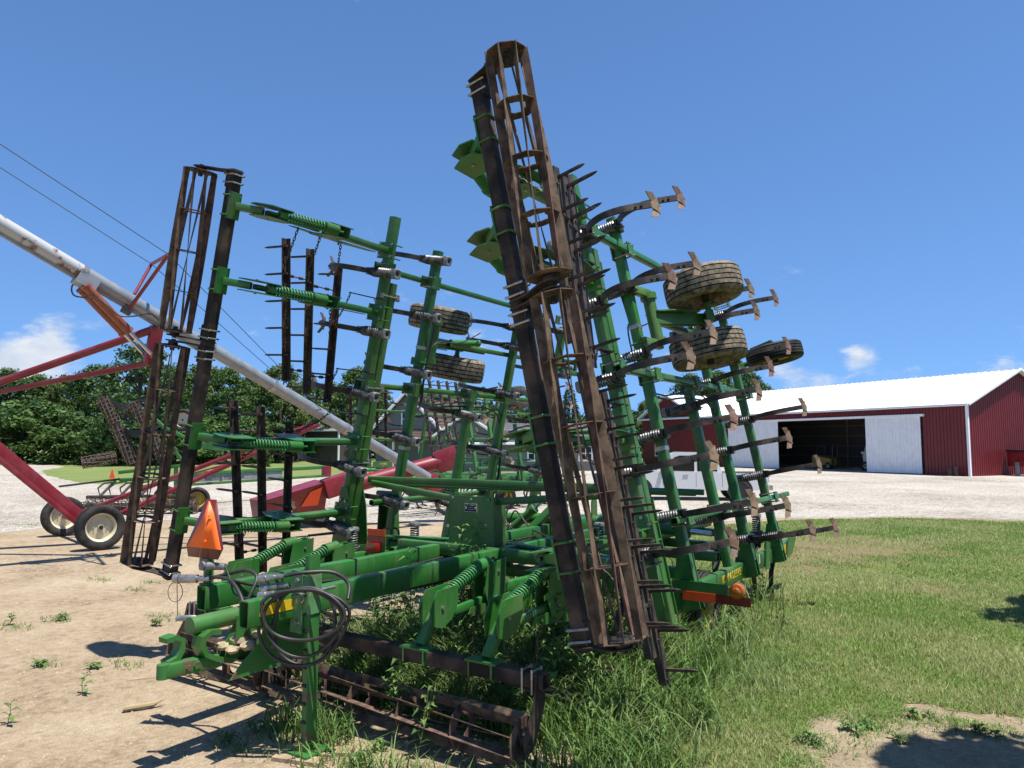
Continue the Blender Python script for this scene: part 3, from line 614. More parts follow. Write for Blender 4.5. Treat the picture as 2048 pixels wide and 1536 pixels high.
ROOT = thing('field_cultivator', 'large green field cultivator folded upright with rusty rolling baskets, towering in the foreground', 'cultivator', (XC, 7.5, 0))
BASE = T(XC, 0, 0)
def build_wing(side):
    S = sec_wing(side, BASE); g = side; root = ROOT
    tube(S, root, (g * .95, 6.42, 0), (g * 5.06, 6.42, 0)); tube(S, root, (g * .55, 6.548, 0), (g * 4.27, 6.548, 0))
    for y, u0, u1 in RANKS: tube(S, root, (g * u0, y, 0), (g * u1, y, 0))
    for u, y0, y1 in ((4.42, 6.40, 10.45), (3.66, 7.95, 10.2), (2.98, 6.40, 11.0), (1.45, 6.95, 11.7)):
        tube(S, root, (g * u, y0, -.092), (g * u, y1, -.092), .07, .08, name='cross_tube')
    # saddle plates and u-bolts where cross tubes meet rank tubes
    for u in (4.42, 2.98, 1.45):
        for y, u0, u1 in [(6.42, .9, 5.0)] + RANKS:
            if not (u0 < u < u1 + .2) or (u == 1.45 and y < 7): continue
            def sad():
                b = MB(); b.box((0, 0, .057), (.17, .17, .012)); b.box((0, 0, -.14), (.15, .15, .012))
                for dx in (-.06, .06):
                    for dy in (-.06, .06): b.mat(1).cyl((dx, dy, -.16), (dx, dy, .075), .009, 6)
                return b.mesh('saddle_plate', ['green', 'zinc'])
            put('saddle_plate', proto('saddle', sad), S @ T(g * u, y, 0), root)
    for u in (4.10, 2.96, 2.02):   # grey clamps that tie the doubled rear tube
        b = MB(); b.box((g * u, 6.62, .062), (.085, .07, .012)); b.box((g * u, 6.607, .0), (.085, .012, .12)); b.box((g * u, 6.36, .058), (.06, .05, .014))
        b.cyl((g * u, 6.34, .06), (g * u, 6.62, .06), .01, 6); b.bolt((g * u, 6.60, .068), (0, 0, 1), .016, .018); b.bolt((g * u + .02, 6.645, .068), (0, 0, 1), .013, .014)
        part('clamp', b, 'zinc', root, S)
    for y, us in SHANKS:
        for u in us: add_shank(S, root, g * u, y)
    for u in (4.64, 3.88, 2.28, 1.40): add_arm(S, root, g * u, g)
    e_ = .09 if g > 0 else 0.0
    tube(S, root, (g * .78, 4.40, -.30), (g * (5.0 + e_), 4.40, -.30), m='dark_bar', name='basket_bar')
    add_basket(S, root, *((3.29, 5.03) if g > 0 else (-4.94, -3.29)), 5, twist=48 * g, phase=.2)
    add_basket(S, root, *((.86, 3.14) if g > 0 else (-3.14, -.86)), 6, twist=60 * g, phase=.55)
    for u, d in ((4.985 + e_, -1), (3.245, 1), (3.19, -1), (.81, 1)): add_hanger(S, root, g * u, g * d)
    # spike-tooth harrow sections hanging from the arms
    bars_l = (((4.50, 5.26, -.50), (2.92, 5.40, -.27)), ((4.46, 5.60, -.48), (2.80, 5.72, -.27)), ((4.34, 6.05, -.46), (2.70, 6.06, -.28)),
              ((2.63, 4.93, -.50), (.84, 5.18, -.27)), ((2.58, 5.28, -.48), (.68, 5.52, -.27)), ((2.42, 5.70, -.46), (.62, 5.86, -.28)))
    bars_r = (((4.52, 5.14, -.46), (2.98, 5.02, -.36)), ((4.50, 5.32, -.44), (2.90, 5.16, -.36)), ((4.60, 5.52, -.40), (2.82, 5.34, -.34)),
              ((2.72, 4.92, -.46), (.66, 5.12, -.36)), ((2.66, 5.08, -.44), (.52, 5.30, -.36)), ((2.60, 5.26, -.42), (.28, 5.50, -.34)))
    for (a, c) in (bars_l if g < 0 else bars_r):
        add_harrow_bar(S, root, (g * a[0], a[1], a[2]), (g * c[0], c[1], c[2]))
    def chain(p, q, sag=.02):
        b = MB(); b.chain(S @ V((g * p[0], p[1], p[2])), S @ V((g * q[0], q[1], q[2])), sag); part('chain', b, 'chain_steel', root)
    BR = bars_l if g < 0 else bars_r
    def onbar(k, u): a, c = V(BR[k][0]), V(BR[k][1]); return a.lerp(c, (a.x - u) / (a.x - c.x))
    for ua, ks, ub in ((4.60, (0, 1, 2), 4.2), (3.84, (0, 1, 2), 3.3), (2.24, (3, 4, 5), 1.95), (1.36, (3, 4, 5), 1.0)):
        for k, (yy, ww) in zip(ks, ((5.1, -.09), (5.45, -.13), (5.8, -.18))): chain((ua, yy, ww), onbar(k, ub))
    # chain stops (slotted plates) on the rear tube
    for u, k, ue in ((4.05, 2, 3.65), (3.14, 2, 2.9), (2.62, 5, 2.3), (1.12, 5, .75)):
        b = MB(); b.plate([(6.36, -.035), (5.98, -.06), (5.98, -.11), (6.36, -.10)], (g * u, 0, 0), (0, 1, 0), (0, 0, 1), .011)
        b.ubolt((g * u, 6.42, .058), (0, 1, 0), .058, -.14, .009); part('chain_stop', b, 'black_iron', root, S); chain((u, 6.0, -.1), onbar(k, ue), .10)
    for k0, k1, u in ((0, 1, 4.1), (1, 2, 4.05), (0, 1, 3.05), (1, 2, 3.0), (3, 4, 2.3), (4, 5, 2.25), (3, 4, .95), (4, 5, .9)):   # links between harrow bars
        p, q = onbar(k0, u), onbar(k1, u); p = V((g * p.x, p.y, p.z)); q = V((g * q.x, q.y, q.z)); b = MB(); b.cyl(p, q, .007, 6); d = (q - p).normalized(); L = (q - p).length
        for t in (.3, .7): b.cyl(p + d * (L * t - .025), p + d * (L * t + .025), .018, 6)
        part('harrow_link', b, 'harrow_steel', root, S)
    # gauge wheels: a walking pair behind, a single caster ahead
    for u, y, w in ((4.0, 8.22, -.56), (3.33, 8.52, -.36)): add_wheel(S @ T(g * u, y, w), root, .90, .35, 'tyre_dusty', 'rim_dusty')
    b = MB(); b.cyl((g * 3.62, 8.22, -.56), (g * 4.0, 8.22, -.56), .035, 12); b.cyl((g * 3.3, 8.52, -.36), (g * 3.66, 8.52, -.36), .035, 12); b.beam((g * 3.65, 8.18, -.58), (g * 3.65, 8.58, -.32), .09, .13, (1, 0, 0)); b.beam((g * 3.65, 8.37, -.46), (g * 3.65, 7.62, -.12), .10, .14, (1, 0, 0)); b.beam((g * 3.65, 8.37, -.44), (g * 3.65, 8.9, -.16), .08, .1, (1, 0, 0))
    b.cyl((g * 3.40, 7.62, -.10), (g * 3.92, 7.62, -.10), .068, 16); b.cyl((g * 3.36, 7.62, -.10), (g * 3.43, 7.62, -.10), .092, 16); b.cyl((g * 3.89, 7.62, -.10), (g * 3.96, 7.62, -.10), .092, 16)
    for u in (3.36, 3.96):
        b.beam((g * u, 7.26, -.075), (g * u, 7.66, -.10), .10, .075, (0, 0, 1)); b.ubolt((g * u, 7.30, .06), (0, 1, 0), .06, -.15, .011)
    b.plate([(7.62, -.02), (8.0, -.14), (8.05, -.42), (7.8, -.34), (7.58, -.2)], (g * 3.65 + .08, 0, 0), (0, 1, 0), (0, 0, 1), .014)
    part('wheel_arm', b, 'green', root, S)
    cylinder(root, (g * 3.75, 8.5, .02), (g * 3.65, 7.75, -.16), .045, .65, S)
    add_wheel(S @ T(g * 3.55, 11.45, -.48), root, .84, .26, 'tyre', 'yellow')
    b = MB(); b.beam((g * 3.55, 10.85, .09), (g * 3.55, 11.75, .09), .09, .09, (0, 0, 1)); b.cyl((g * 3.55, 11.68, .12), (g * 3.55, 11.68, -.10), .04, 12)
    b.beam((g * 3.74, 11.68, -.1), (g * 3.74, 11.45, -.48), .035, .09, (1, 0, 0)); b.beam((g * 3.55, 11.68, -.09), (g * 3.76, 11.68, -.09), .06, .06); b.cyl((g * 3.5, 11.45, -.48), (g * 3.76, 11.45, -.48), .03, 10)
    part('caster_arm', b, 'green', root, S)
    hose(root, [(g * 4.0, 7.2, .07), (g * 3.9, 7.36, .1), (g * 3.4, 7.37, .07), (g * 2.9, 7.38, .07), (g * 2.75, 7.6, -.03), (g * 2.8, 8.4, -.03), (g * 2.72, 9.3, -.0), (g * 2.0, 9.52, .06), (g * 1.3, 9.52, .06), (g * .7, 9.4, .1)], .012, S)
    hose(root, [(g * 3.9, 8.45, .05), (g * 3.7, 7.9, .14), (g * 3.6, 7.38, .12), (g * 2.96, 7.37, .09), (g * 2.8, 7.62, -.01), (g * 2.86, 8.4, -.02), (g * 2.78, 9.32, .02), (g * 1.9, 9.53, .08), (g * .8, 9.5, .1)], .009, S)
    for u in (3.55, 3.05, 2.2): b = MB(); b.box((g * u, 7.30, 0), (.045, .112, .112)); part('hose_strap', b, 'zinc', root, S)
    # hinge plate and lower stub of the wing
    b = MB()
    for y in (6.352, 6.615):
        b.plate([(.62, -.07), (.62, .22), (.75, .30), (1.05, .27), (1.50, .14), (1.72, .03), (1.70, -.07)], (0, y, 0), (g, 0, 0), (0, 0, 1), .014)
    for u, w in ((1.55, .05), (1.42, .02), (1.55, -.03), (.78, .16), (.78, .22), (1.2, -.03)): b.mat(1).bolt((g * u, 6.345, w), (0, -1, 0), .019, .018)
    b.mat(0); part('hinge_plate', b, ['green', 'zinc'], root, S)
    for y in (7.30, 9.45, 10.85):
        b = MB(); b.plate([(.55, -.06), (.55, .16), (.72, .2), (1.1, .07), (1.1, -.06)], (0, y - .06, 0), (g, 0, 0), (0, 0, 1), .014); b.plate([(.55, -.06), (.55, .16), (.72, .2), (1.1, .07), (1.1, -.06)], (0, y + .06, 0), (g, 0, 0), (0, 0, 1), .014)
        part('hinge_plate', b, 'green', root, S)
build_wing(1); build_wing(-1)

def build_centre():
    S = sec_centre(BASE); root = ROOT; B = BASE
    for y in (6.46, 7.30, 8.55, 9.45, 10.85): tube(S, root, (-1.98, y, 0), (1.98, y, 0))
    for y, xs in ((6.46, (-1.75, 1.2, 1.82)), (7.30, (-1.5, -.9, .75, 1.35)), (8.55, (-1.2, .5, 1.15)), (9.45, (-1.6, -.5, .9, 1.75)), (10.85, (-1.3, .1, 1.3, 1.85))):
        for x in xs: add_shank(S, root, x, y)
    # twin rear-hitch tubes
    tube(B, root, (.40, 3.22, 1.035), (.40, 11.6, 1.035), .10, .185, name='hitch_tube'); tube(B, root, (-.40, 3.43, 1.02), (-.40, 11.6, 1.02), .11, .185, name='hitch_tube')
    tube(B, root, (1.0, 6.2, .985), (1.0, 11.2, .985), .08, .10, name='cross_tube'); tube(B, root, (-1.0, 6.2, .985), (-1.0, 11.2, .985), .08, .10, name='cross_tube')
    tube(B, root, (-.95, 6.30, 1.06), (1.75, 6.30, 1.06), .10, .13, name='cross_tube')
    # side rails
    for sx in (1, -1):
        rail = tube(B, root, (sx * 2.02, 7.75, .63), (sx * 2.02, 11.9, .63), .09, .20, name='side_rail')
        b = MB(); b.plate([(10.25, .50), (10.45, .49), (10.5, .84), (10.3, .88)], (sx * 2.085, 0, 0), (0, 1, 0), (0, 0, 1), .016); part('gusset', b, 'green', root, B)
        b = MB(); b.plate([(11.5, .50), (11.8, .53), (12.05, .72), (11.9, .84), (11.6, .84)], (sx * 2.085, 0, 0), (0, 1, 0), (0, 0, 1), .016); part('gusset', b, 'green', root, B)
        if sx > 0:
            text('JOHN DEERE', .13, B @ frame((2.0665, 8.42, .635), (0, 1, 0), (0, 0, 1)), rail, 'yellow_tape', sx=1.0, extrude=.002)
            text('The\nEquipment\nLeader', .034, B @ frame((2.0665, 9.74, .655), (0, 1, 0), (0, 0, 1)), rail, 'yellow_tape')
            text('2210', .11, B @ frame((2.0665, 10.95, .63), (0, 1, 0), (0, 0, 1)), rail, 'yellow_tape', sx=.8)
            b = MB(); b.box((2.0665, 10.02, .67), (.002, .06, .12)); part('label_decal', b, 'decal_grey', rail, B); b = MB(); b.box((2.0665, 10.085, .66), (.002, .05, .14)); part('label_decal', b, 'decal_black', rail, B)
            b = MB(); b.box((2.0665, 11.36, .63), (.002, .30, .14)); part('stripe_decal', b, 'yellow', rail, B)
    # front working shank standing in the lawn
    add_shank(B, root, 2.0, 11.2, .66)
    # fold tower with cylinders and locking links
    b = MB(); b.box((0, 6.36, 1.30), (.60, .014, .68)); b.box((0, 6.60, 1.28), (.56, .012, .60))
    for x in (-.27, .27): b.box((x, 6.48, 1.28), (.014, .23, .64))
    for x, z in ((-.25, 1.61), (0, 1.60), (.24, 1.61), (-.22, 1.06), (-.15, 1.05), (.2, 1.04)): b.mat(1).bolt((x, 6.353, z), (0, -1, 0), .018, .016)
    tw = part('fold_tower', b, ['green', 'green_faded'], root, B)
    b = MB(); b.box((0, 0, 0), (.165, .004, .088)); b.mat(1).box((0, -.003, 0), (.155, .003, .078)); pl = put('dealer_plate', b.mesh('dealer_plate', ['decal_grey', 'decal_black']), B @ T(0, 6.350, 1.515), tw)
    for i, (s_, sz) in enumerate((('CROSSLEY IMPLEMENT CO', .0125), ('PARIS, MO', .013), ('573 407-3412', .013))):
        text(s_, sz, B @ frame((0, 6.345, 1.542 - i * .022), (1, 0, 0), (0, 0, 1)), pl, 'decal_grey', 'CENTER')
    b = MB(); b.torus((-.062, 6.345, 1.512), (0, 1, 0), .010, .003, 12, 5); b.torus((.062, 6.345, 1.512), (0, 1, 0), .010, .003, 12, 5); part('emblem', b, 'decal_grey', pl, B)
    for sx in (-1, 1):
        cylinder(root, (sx * .30, 6.70, 1.03), (sx * 1.72, 6.66, .96), .072, .80, B)
        b = MB(); b.beam((sx * .3, 6.62, 1.12), (sx * 1.5, 6.62, 1.08), .10, .035); part('cylinder_guard', b, 'green', root, B)
        tube(B, root, (sx * .28, 6.47, 1.585), (sx * 1.78, 6.68, 1.715), .05, .075, name='lock_link', open_=False)
        cylinder(root, (sx * .25, 8.75, 1.18), (sx * 1.85, 8.72, 1.12), .075, .82, B)
        b = MB(); b.plate([(-.09, 0), (.09, 0), (.07, .5), (.03, .62), (-.03, .62), (-.07, .5)], (sx * .26, 8.75, .93), (0, 1, 0), (0, 0, 1), .02); part('fold_bracket', b, 'green', root, B)
    tube(B, root, (-1.86, 6.70, 1.755), (1.86, 6.70, 1.755), .05, .085, name='lock_beam', open_=False)
    tube(B, root, (-1.80, 8.62, 1.62), (1.80, 8.62, 1.62), .05, .07, name='lock_beam', open_=False)
    tube(B, root, (-1.75, 6.75, 1.70), (1.7, 8.62, 1.60), .05, .06, name='lock_link', open_=False)
    # upright masts with hose ring on the left
    b = MB()
    for x in (-2.18, -1.94): b.plate([(-.09, 0), (.09, 0), (.05, .55), (.0, .66), (-.05, .62)], (x, 7.28, .92), (0, 1, 0), (0, 0, 1), .014)
    b.cyl((-2.25, 7.27, 1.54), (-1.85, 7.27, 1.54), .035, 12); b.box((-2.06, 7.34, 1.2), (.25, .012, .5)); part('mast', b, 'green', root, B)
    b = MB(); b.torus((-1.87, 7.2, 1.03), (.5, -1, 0), .07, .014, 20, 7, .8); part('hose_ring', b, 'hose', root, B)
    b = MB(); b.beam((-.55, 8.3, .98), (-.2, 8.5, 1.38), .09, .12, (0, 1, 0)); part('lift_link', b, 'green', root, B)
    cylinder(root, (-.95, 8.55, 1.0), (-.45, 8.60, 1.42), .06, .75, B)
    hose(root, [(-.5, 8.5, 1.46), (-.8, 8.4, 1.4), (-.85, 8.3, 1.15), (-.5, 8.2, 1.0), (.0, 8.1, .98), (.3, 7.6, 1.0)], .011, B); hose(root, [(-.95, 8.5, 1.05), (-.7, 8.3, 1.3), (-.4, 8.2, 1.1), (0, 8.0, 1.02), (.35, 7.4, 1.0)], .011, B)
    hose(root, [(.30, 7.9, .96), (.34, 6.9, .97), (.32, 6.1, .92), (.3, 5.4, .9), (.33, 4.6, .93), (.34, 4.0, 1.0), (.38, 3.75, 1.16)], .012, B); hose(root, [(-.32, 8.2, 1.0), (-.3, 7.1, 1.0), (-.3, 6.0, .97), (-.28, 5.2, .96), (-.3, 4.4, .99), (-.3, 3.9, 1.05), (-.36, 3.6, 1.15)], .013, B)
    hose(root, [(-.30, 8.0, .97), (-.26, 6.8, .95), (-.27, 5.6, .93), (-.25, 4.8, .93), (-.1, 4.2, .98), (.0, 3.85, 1.1), (.1, 3.7, 1.22)], .012, B)
    for y in (4.15, 5.0, 5.9): b = MB(); b.box((-.4, y, 1.02), (.125, .02, .20)); part('hose_tie', b, 'hose', root, B)
    # basket row: bar, arms, baskets
    for x in (-1.58, -.95, .95, 1.58): add_arm(S, root, x)
    tube(S, root, (-1.98, 4.40, -.30), (2.10, 4.40, -.30), m='dark_bar', name='basket_bar')
    add_basket(S, root, -1.92, -.62, 4, twist=30, phase=.1); add_basket(S, root, -.50, 2.00, 6, twist=50, phase=.3)
    for x, d in ((-1.98, 1), (-.58, -1), (-.54, 1), (2.06, -1)): add_hanger(S, root, x, d)
    for (a, c) in (((-1.9, 5.0, -.62), (1.95, 5.0, -.62)), ((-1.9, 5.4, -.62), (1.95, 5.4, -.62)), ((-1.9, 5.8, -.62), (1.95, 5.8, -.62))): add_harrow_bar(S, root, a, c)
    for x in (-1.58, -.95, .95, 1.58):
        for y, w in ((5.1, -.09), (5.8, -.22)):
            b = MB(); b.chain(S @ V((x + .05, y, w)), S @ V((x, y - .05, -.58)), .01); part('chain', b, 'chain_steel', root)
    # transport wheels
    for x in (-1.82, 1.86, -1.0, 1.05): add_wheel(B @ T(x, 8.20, .385), root, .77, .27, 'tyre', 'yellow', 'transport_wheel', .58)
    b = MB(); b.cyl((-1.82, 8.2, .385), (1.86, 8.2, .385), .04, 12)
    for x in (-1.42, 1.45): b.beam((x, 8.2, .40), (x, 7.5, .86), .10, .13, (1, 0, 0)); b.beam((x - .05, 8.2, .385), (x + .05, 8.2, .385), .1, .1)
    part('wheel_axle', b, 'green', root, B)
    # rear marker bars with reflective tape and lamps
    b = MB(); b.box((2.22, 7.18, .765), (.56, .012, .13)); b.box((1.95, 7.22, .66), (.12, .10, .30)); b.beam((1.80, 7.2, .80), (2.3, 7.30, .76), .06, .06)
    mk = part('marker_bracket', b, 'green', root, B)
    b = MB(); b.box((2.22, 7.168, .685), (.34, .006, .088)); part('reflective_tape', b, 'orange_tape', mk, B)
    b = MB(); b.box((2.56, 7.168, .685), (.34, .006, .088)); part('reflective_tape', b, 'red_tape', mk, B)
    b = MB(); b.lathe((2.60, 7.16, .78), (0, -1, 0), [(-.03, .001), (-.03, .075), (.0, .078), (.018, .07), (.026, .035), (.034, .03), (.036, .001)], 24); part('amber_lamp', b, 'amber_lens', mk, B)
    b = MB(); b.lathe((2.60, 7.19, .78), (0, 1, 0), [(0, .001), (0, .08), (.02, .08), (.03, .05), (.03, .001)], 20); b.box((2.53, 7.20, .78), (.08, .02, .03)); part('lamp_housing', b, 'zinc', mk, B)
    b = MB(); b.box((-1.21, 6.18, 1.12), (.27, .010, .21)); b.plate([(-.13, 0), (.13, 0), (.06, -.14), (-.06, -.14)], (-1.21, 6.18, 1.015), (1, 0, 0), (0, 0, 1), .010); b.beam((-1.21, 6.19, .98), (-1.21, 6.4, .92), .07, .06)
    mk = part('marker_bracket', b, 'green', root, B)
    b = MB(); b.box((-1.21, 6.170, 1.19), (.27, .006, .075)); part('reflective_tape', b, 'orange_tape', mk, B)
    b = MB(); b.box((-1.21, 6.170, 1.115), (.27, .006, .07)); part('reflective_tape', b, 'red_tape', mk, B)
    b = MB(); b.beam((-1.23, 6.170, 1.02), (-1.23, 6.11, 1.02), .17, .11, r=.02); part('tail_lamp', b, 'red_lens', mk, B)
    # slow-moving-vehicle triangle on its post
    b = MB(); b.beam((-.42, 3.50, 1.10), (-.42, 3.50, 1.62), .075, .05, (0, 1, 0)); b.box((-.42, 3.50, 1.10), (.10, .09, .05)); post = part('sign_post', b, 'green', root, B)
    SM = B @ frame((-.42, 3.445, 1.32), (1, .12, 0), (-.0, .14, 1))
    prof = lambda x: .020 * max(0.0, 1 - abs(x) / .05)
    def tri(poly, off):
        q = MB(); xs = sorted(set([p[0] for p in poly] + [-.05, 0, .05]))
        # clip polygon into vertical strips so the sheet can carry a ridge
        def yr(x):
            ys = []
            for i in range(len(poly)):
                a, c = poly[i], poly[(i + 1) % len(poly)]
                if min(a[0], c[0]) - 1e-9 <= x <= max(a[0], c[0]) + 1e-9 and abs(a[0] - c[0]) > 1e-9:
                    ys.append(a[1] + (c[1] - a[1]) * (x - a[0]) / (c[0] - a[0]))
            return (min(ys), max(ys)) if ys else (0, 0)
        lo, hi = min(p[0] for p in poly), max(p[0] for p in poly); xs = [x for x in xs if lo - 1e-9 <= x <= hi + 1e-9]
        rings = []
        for x in xs:
            e = 1e-5 if x == lo else (-1e-5 if x == hi else 0); y0, y1 = yr(x + e); z = prof(x) + off
            rings.append([V((x, y0, z)), V((x, y1, z)), V((x, y1, z - .003)), V((x, y0, z - .003))])
        q.loft(rings); return q
    outer = [(-.165, 0), (.165, 0), (.205, .085), (.055, .45), (-.055, .45), (-.205, .085)]
    inner = [(-.19 + .005, .075), (.19 - .005, .075), (.004, .435), (-.004, .435)]
    sgn = put('warning_triangle', tri(outer, 0).mesh('warning_triangle', 'red_border', None), SM, root, label='orange slow vehicle triangle with dark red border')
    put('triangle_face', tri(inner, .003).mesh('triangle_face', 'orange_sign', None), SM, sgn)
    b = MB(); b.bolt((.03, .13, .02), (0, 0, 1), .009, .014).bolt((.03, .32, .02), (0, 0, 1), .009, .014); put('screws', b.mesh('screws', 'orange_sign'), SM, sgn)
    b = MB(); b.box((-.42, 3.46, 1.27), (.085, .03, .09)); b.cyl((-.40, 3.44, 1.265), (-.40, 3.42, 1.265), .035, 14); b.cyl((-.36, 3.45, 1.265), (-.24, 3.52, 1.26), .032, 14, .026); part('socket', b, 'cast_grey', post, B)
    hose(root, [(-.24, 3.52, 1.26), (-.15, 3.5, 1.18), (-.1, 3.5, 1.08), (.02, 3.5, 1.06), (.1, 3.55, 1.05), (.3, 3.6, 1.02)], .007, B)
    b = MB(); b.cyl((-.62, 3.34, 1.16), (-.58, 3.36, 1.16), .035, 14); b.cyl((-.57, 3.36, 1.16), (-.44, 3.42, 1.165), .032, 14); b.cyl((-.44, 3.42, 1.165), (-.34, 3.46, 1.17), .022, 10); cp = part('hose_coupler', b, 'zinc', root, B)
    hose(root, [(-.34, 3.46, 1.17), (-.2, 3.52, 1.21), (-.06, 3.58, 1.24), (.06, 3.58, 1.2), (.09, 3.5, 1.08), (.08, 3.45, .98), (.09, 3.5, .9)], .014, B); hose(root, [(-.3, 3.47, 1.185), (-.15, 3.5, 1.17), (-.0, 3.48, 1.09), (.1, 3.45, 1.0)], .014, B)
    b = MB(); b.torus((-.60, 3.34, 1.06), (.5, -1, 0), .075, .003, 20, 4, .8); b.cyl((-.60, 3.35, 1.16), (-.59, 3.36, .86), .003, 5); part('dust_cap_cord', b, 'hose', root, B)
    # rear hitch: tongue tube, clevis plates and drawbar
    b = MB(); b.cyl((0, 3.08, .935), (0, 5.4, .955), .062, 20); part('tongue_tube', b, 'green', root, B)
    b = MB(); b.box((.16, 3.62, .895), (.012, .56, .16)); b.box((.36, 3.62, .930), (.12, .6, .012))
    b.plate([(3.18, .60), (3.55, .60), (3.95, .64), (3.95, .93), (3.45, .93), (3.42, .80), (3.28, .70)], (.33, 0, 0), (0, 1, 0), (0, 0, 1), .016)
    b.plate([(3.30, .68), (3.55, .60), (3.95, .64), (3.95, .93), (3.45, .93)], (.02, 0, 0), (0, 1, 0), (0, 0, 1), .016); b.box((.18, 3.7, .62), (.30, .5, .014)); b.mat(1).bolt((.34, 3.52, .76), (1, 0, 0), .024, .02).bolt((.34, 3.85, .72), (1, 0, 0), .02, .016); b.mat(0)
    part('hitch_plate', b, ['green_rusty', 'zinc'], root, B)
    b = MB()
    b.strip([(.05, 3.26, .875), (.05, 3.18, .885), (.05, 3.13, .86), (.05, 3.12, .80), (.05, 3.15, .74), (.05, 3.24, .69), (.05, 3.36, .65)], (1, 0, 0), .12, .034)
    part('clevis', b, 'green', root, B)
    b = MB()
    b.strip([(-.02, 2.90, .875), (-.02, 2.97, .885), (-.02, 3.02, .86), (-.02, 3.02, .79), (-.02, 2.99, .74), (-.02, 2.92, .72)], (1, 0, 0), .10, .034)
    b.beam((.03, 2.88, .685), (.05, 3.26, .67), .085, .095, r=.014); b.cyl((.03, 2.88, .638), (.03, 2.88, .732), .0425, 14); b.cyl((.07, 3.03, .68), (.105, 3.03, .68), .02, 6); b.cyl((.07, 3.09, .685), (.10, 3.09, .685), .026, 6)
    part('drawbar', b, 'green_rusty', root, B)
    b = MB(); b.sweep([(.03, 3.16, .80), (.03, 3.16, .93), (.02, 3.15, .965), (-.01, 3.12, .985), (-.05, 3.09, .985), (-.11, 3.05, .98)], .019, 10); part('hitch_pin', b, 'zinc', root, B)
    b = MB()
    for k, (c, q) in enumerate((((.06, 3.30, .76), .05), ((.12, 3.40, .80), .065), ((.08, 3.5, .78), .07), ((.20, 3.5, .82), .05), ((.14, 3.33, .74), .05), ((.2, 3.42, .76), .06))): b.blob(c, q, k, flat=.6)
    part('dried_mud', b, 'dirt_clod', root, B)
    b = MB(); b.box((.4525, 3.48, 1.05), (.003, .34, .075)); part('reflective_tape', b, 'yellow_tape', root, B)
    # parking jack on boards
    b = MB(); b.beam((.58, 3.66, .045), (.58, 3.66, 1.40), .055, .105, (0, 1, 0), open_=True)
    for k in range(9): b.mat(1).cyl((.60, 3.605, .12 + .125 * k), (.56, 3.609, .12 + .125 * k), .012, 8)
    b.mat(0).box((.58, 3.66, .036), (.20, .22, .014)); jk = part('jack_leg', b, ['green_rusty', 'decal_black'], root, B)
    b = MB(); b.beam((.58, 3.66, .99), (.58, 3.66, 1.26), .075, .125, (0, 1, 0), open_=True, depth=.1); b.box((.49, 3.60, 1.07), (.12, .012, .44)); b.box((.49, 3.72, 1.07), (.12, .012, .44)); part('jack_sleeve', b, 'green_faded', jk, B)
    b = MB(); b.cyl((.56, 3.50, 1.13), (.62, 3.84, 1.15), .012, 8); b.bolt((.5, 3.594, 1.22), (0, -1, 0), .018, .014).bolt((.5, 3.594, .92), (0, -1, 0), .022, .016); b.torus((.57, 3.56, 1.10), (1, 0, 0), .03, .004, 12, 5); part('jack_pin', b, 'zinc', jk, B)
    # hose loops over the jack
    rt = V((.82, .57, 0)); c0 = V((.645, 3.53, .965)); dirn = V((.57, -.82, 0))
    for (rx, rz, off, dz, ph) in ((.31, .30, .00, .0, 0), (.25, .27, .03, .03, .9), (.30, .20, .05, .08, 1.9), (.23, .31, -.03, .0, 2.6)):
        pts = []
        for k in range(27):
            a = 2 * math.pi * k / 24 + math.pi * .55 + ph * .2; kx = 1 + .09 * math.sin(2 * a + ph * 2) + .04 * math.sin(3 * a + ph)
            pts.append(c0 + rt * (rx * kx * math.cos(a)) + V((0, 0, dz + rz * (math.sin(a) if math.sin(a) < 0 else .72 * math.sin(a)))) + dirn * (off + .012 * math.sin(2 * a + ph)))
        hose(root, pts, .0130, B)
    b = MB()
    for (p, q) in (((.30, 3.42, 1.235), (.50, 3.48, 1.27)), ((.31, 3.43, 1.17), (.52, 3.50, 1.205)), ((.33, 3.40, 1.125), (.52, 3.46, 1.16))):
        p = V(p); q = V(q); b.cyl(p, p.lerp(q, .3), .030, 14); b.cyl(p.lerp(q, .3), p.lerp(q, .62), .024, 12); b.cyl(p.lerp(q, .62), q, .016, 10); b.cyl(p.lerp(q, .1) + V((0, 0, .03)), p.lerp(q, .25) + V((0, 0, .03)), .012, 8)
    part('hose_coupler', b, 'zinc', root, B)
    hose(root, [(.5, 3.48, 1.27), (.60, 3.56, 1.29), (.72, 3.72, 1.28), (.8, 3.8, 1.2), (.85, 3.75, 1.1)], .0145, B)
build_centre()
blk = thing('support_board', 'pale wooden boards under the foot of the green parking jack', 'board', (XC + .58, 3.66, 0))
for i, (x, y, rz) in enumerate(((.60, 3.56, .3), (.56, 3.68, .3), (.66, 3.76, .3))):
    b = MB(); b.box((0, 0, 0), (.38, .10, .026)); put('board', b.mesh('board', 'wood'), T(XC + x, y, .0145) @ Matrix.Rotation(rz + .1 * i, 4, 'Z'), blk)

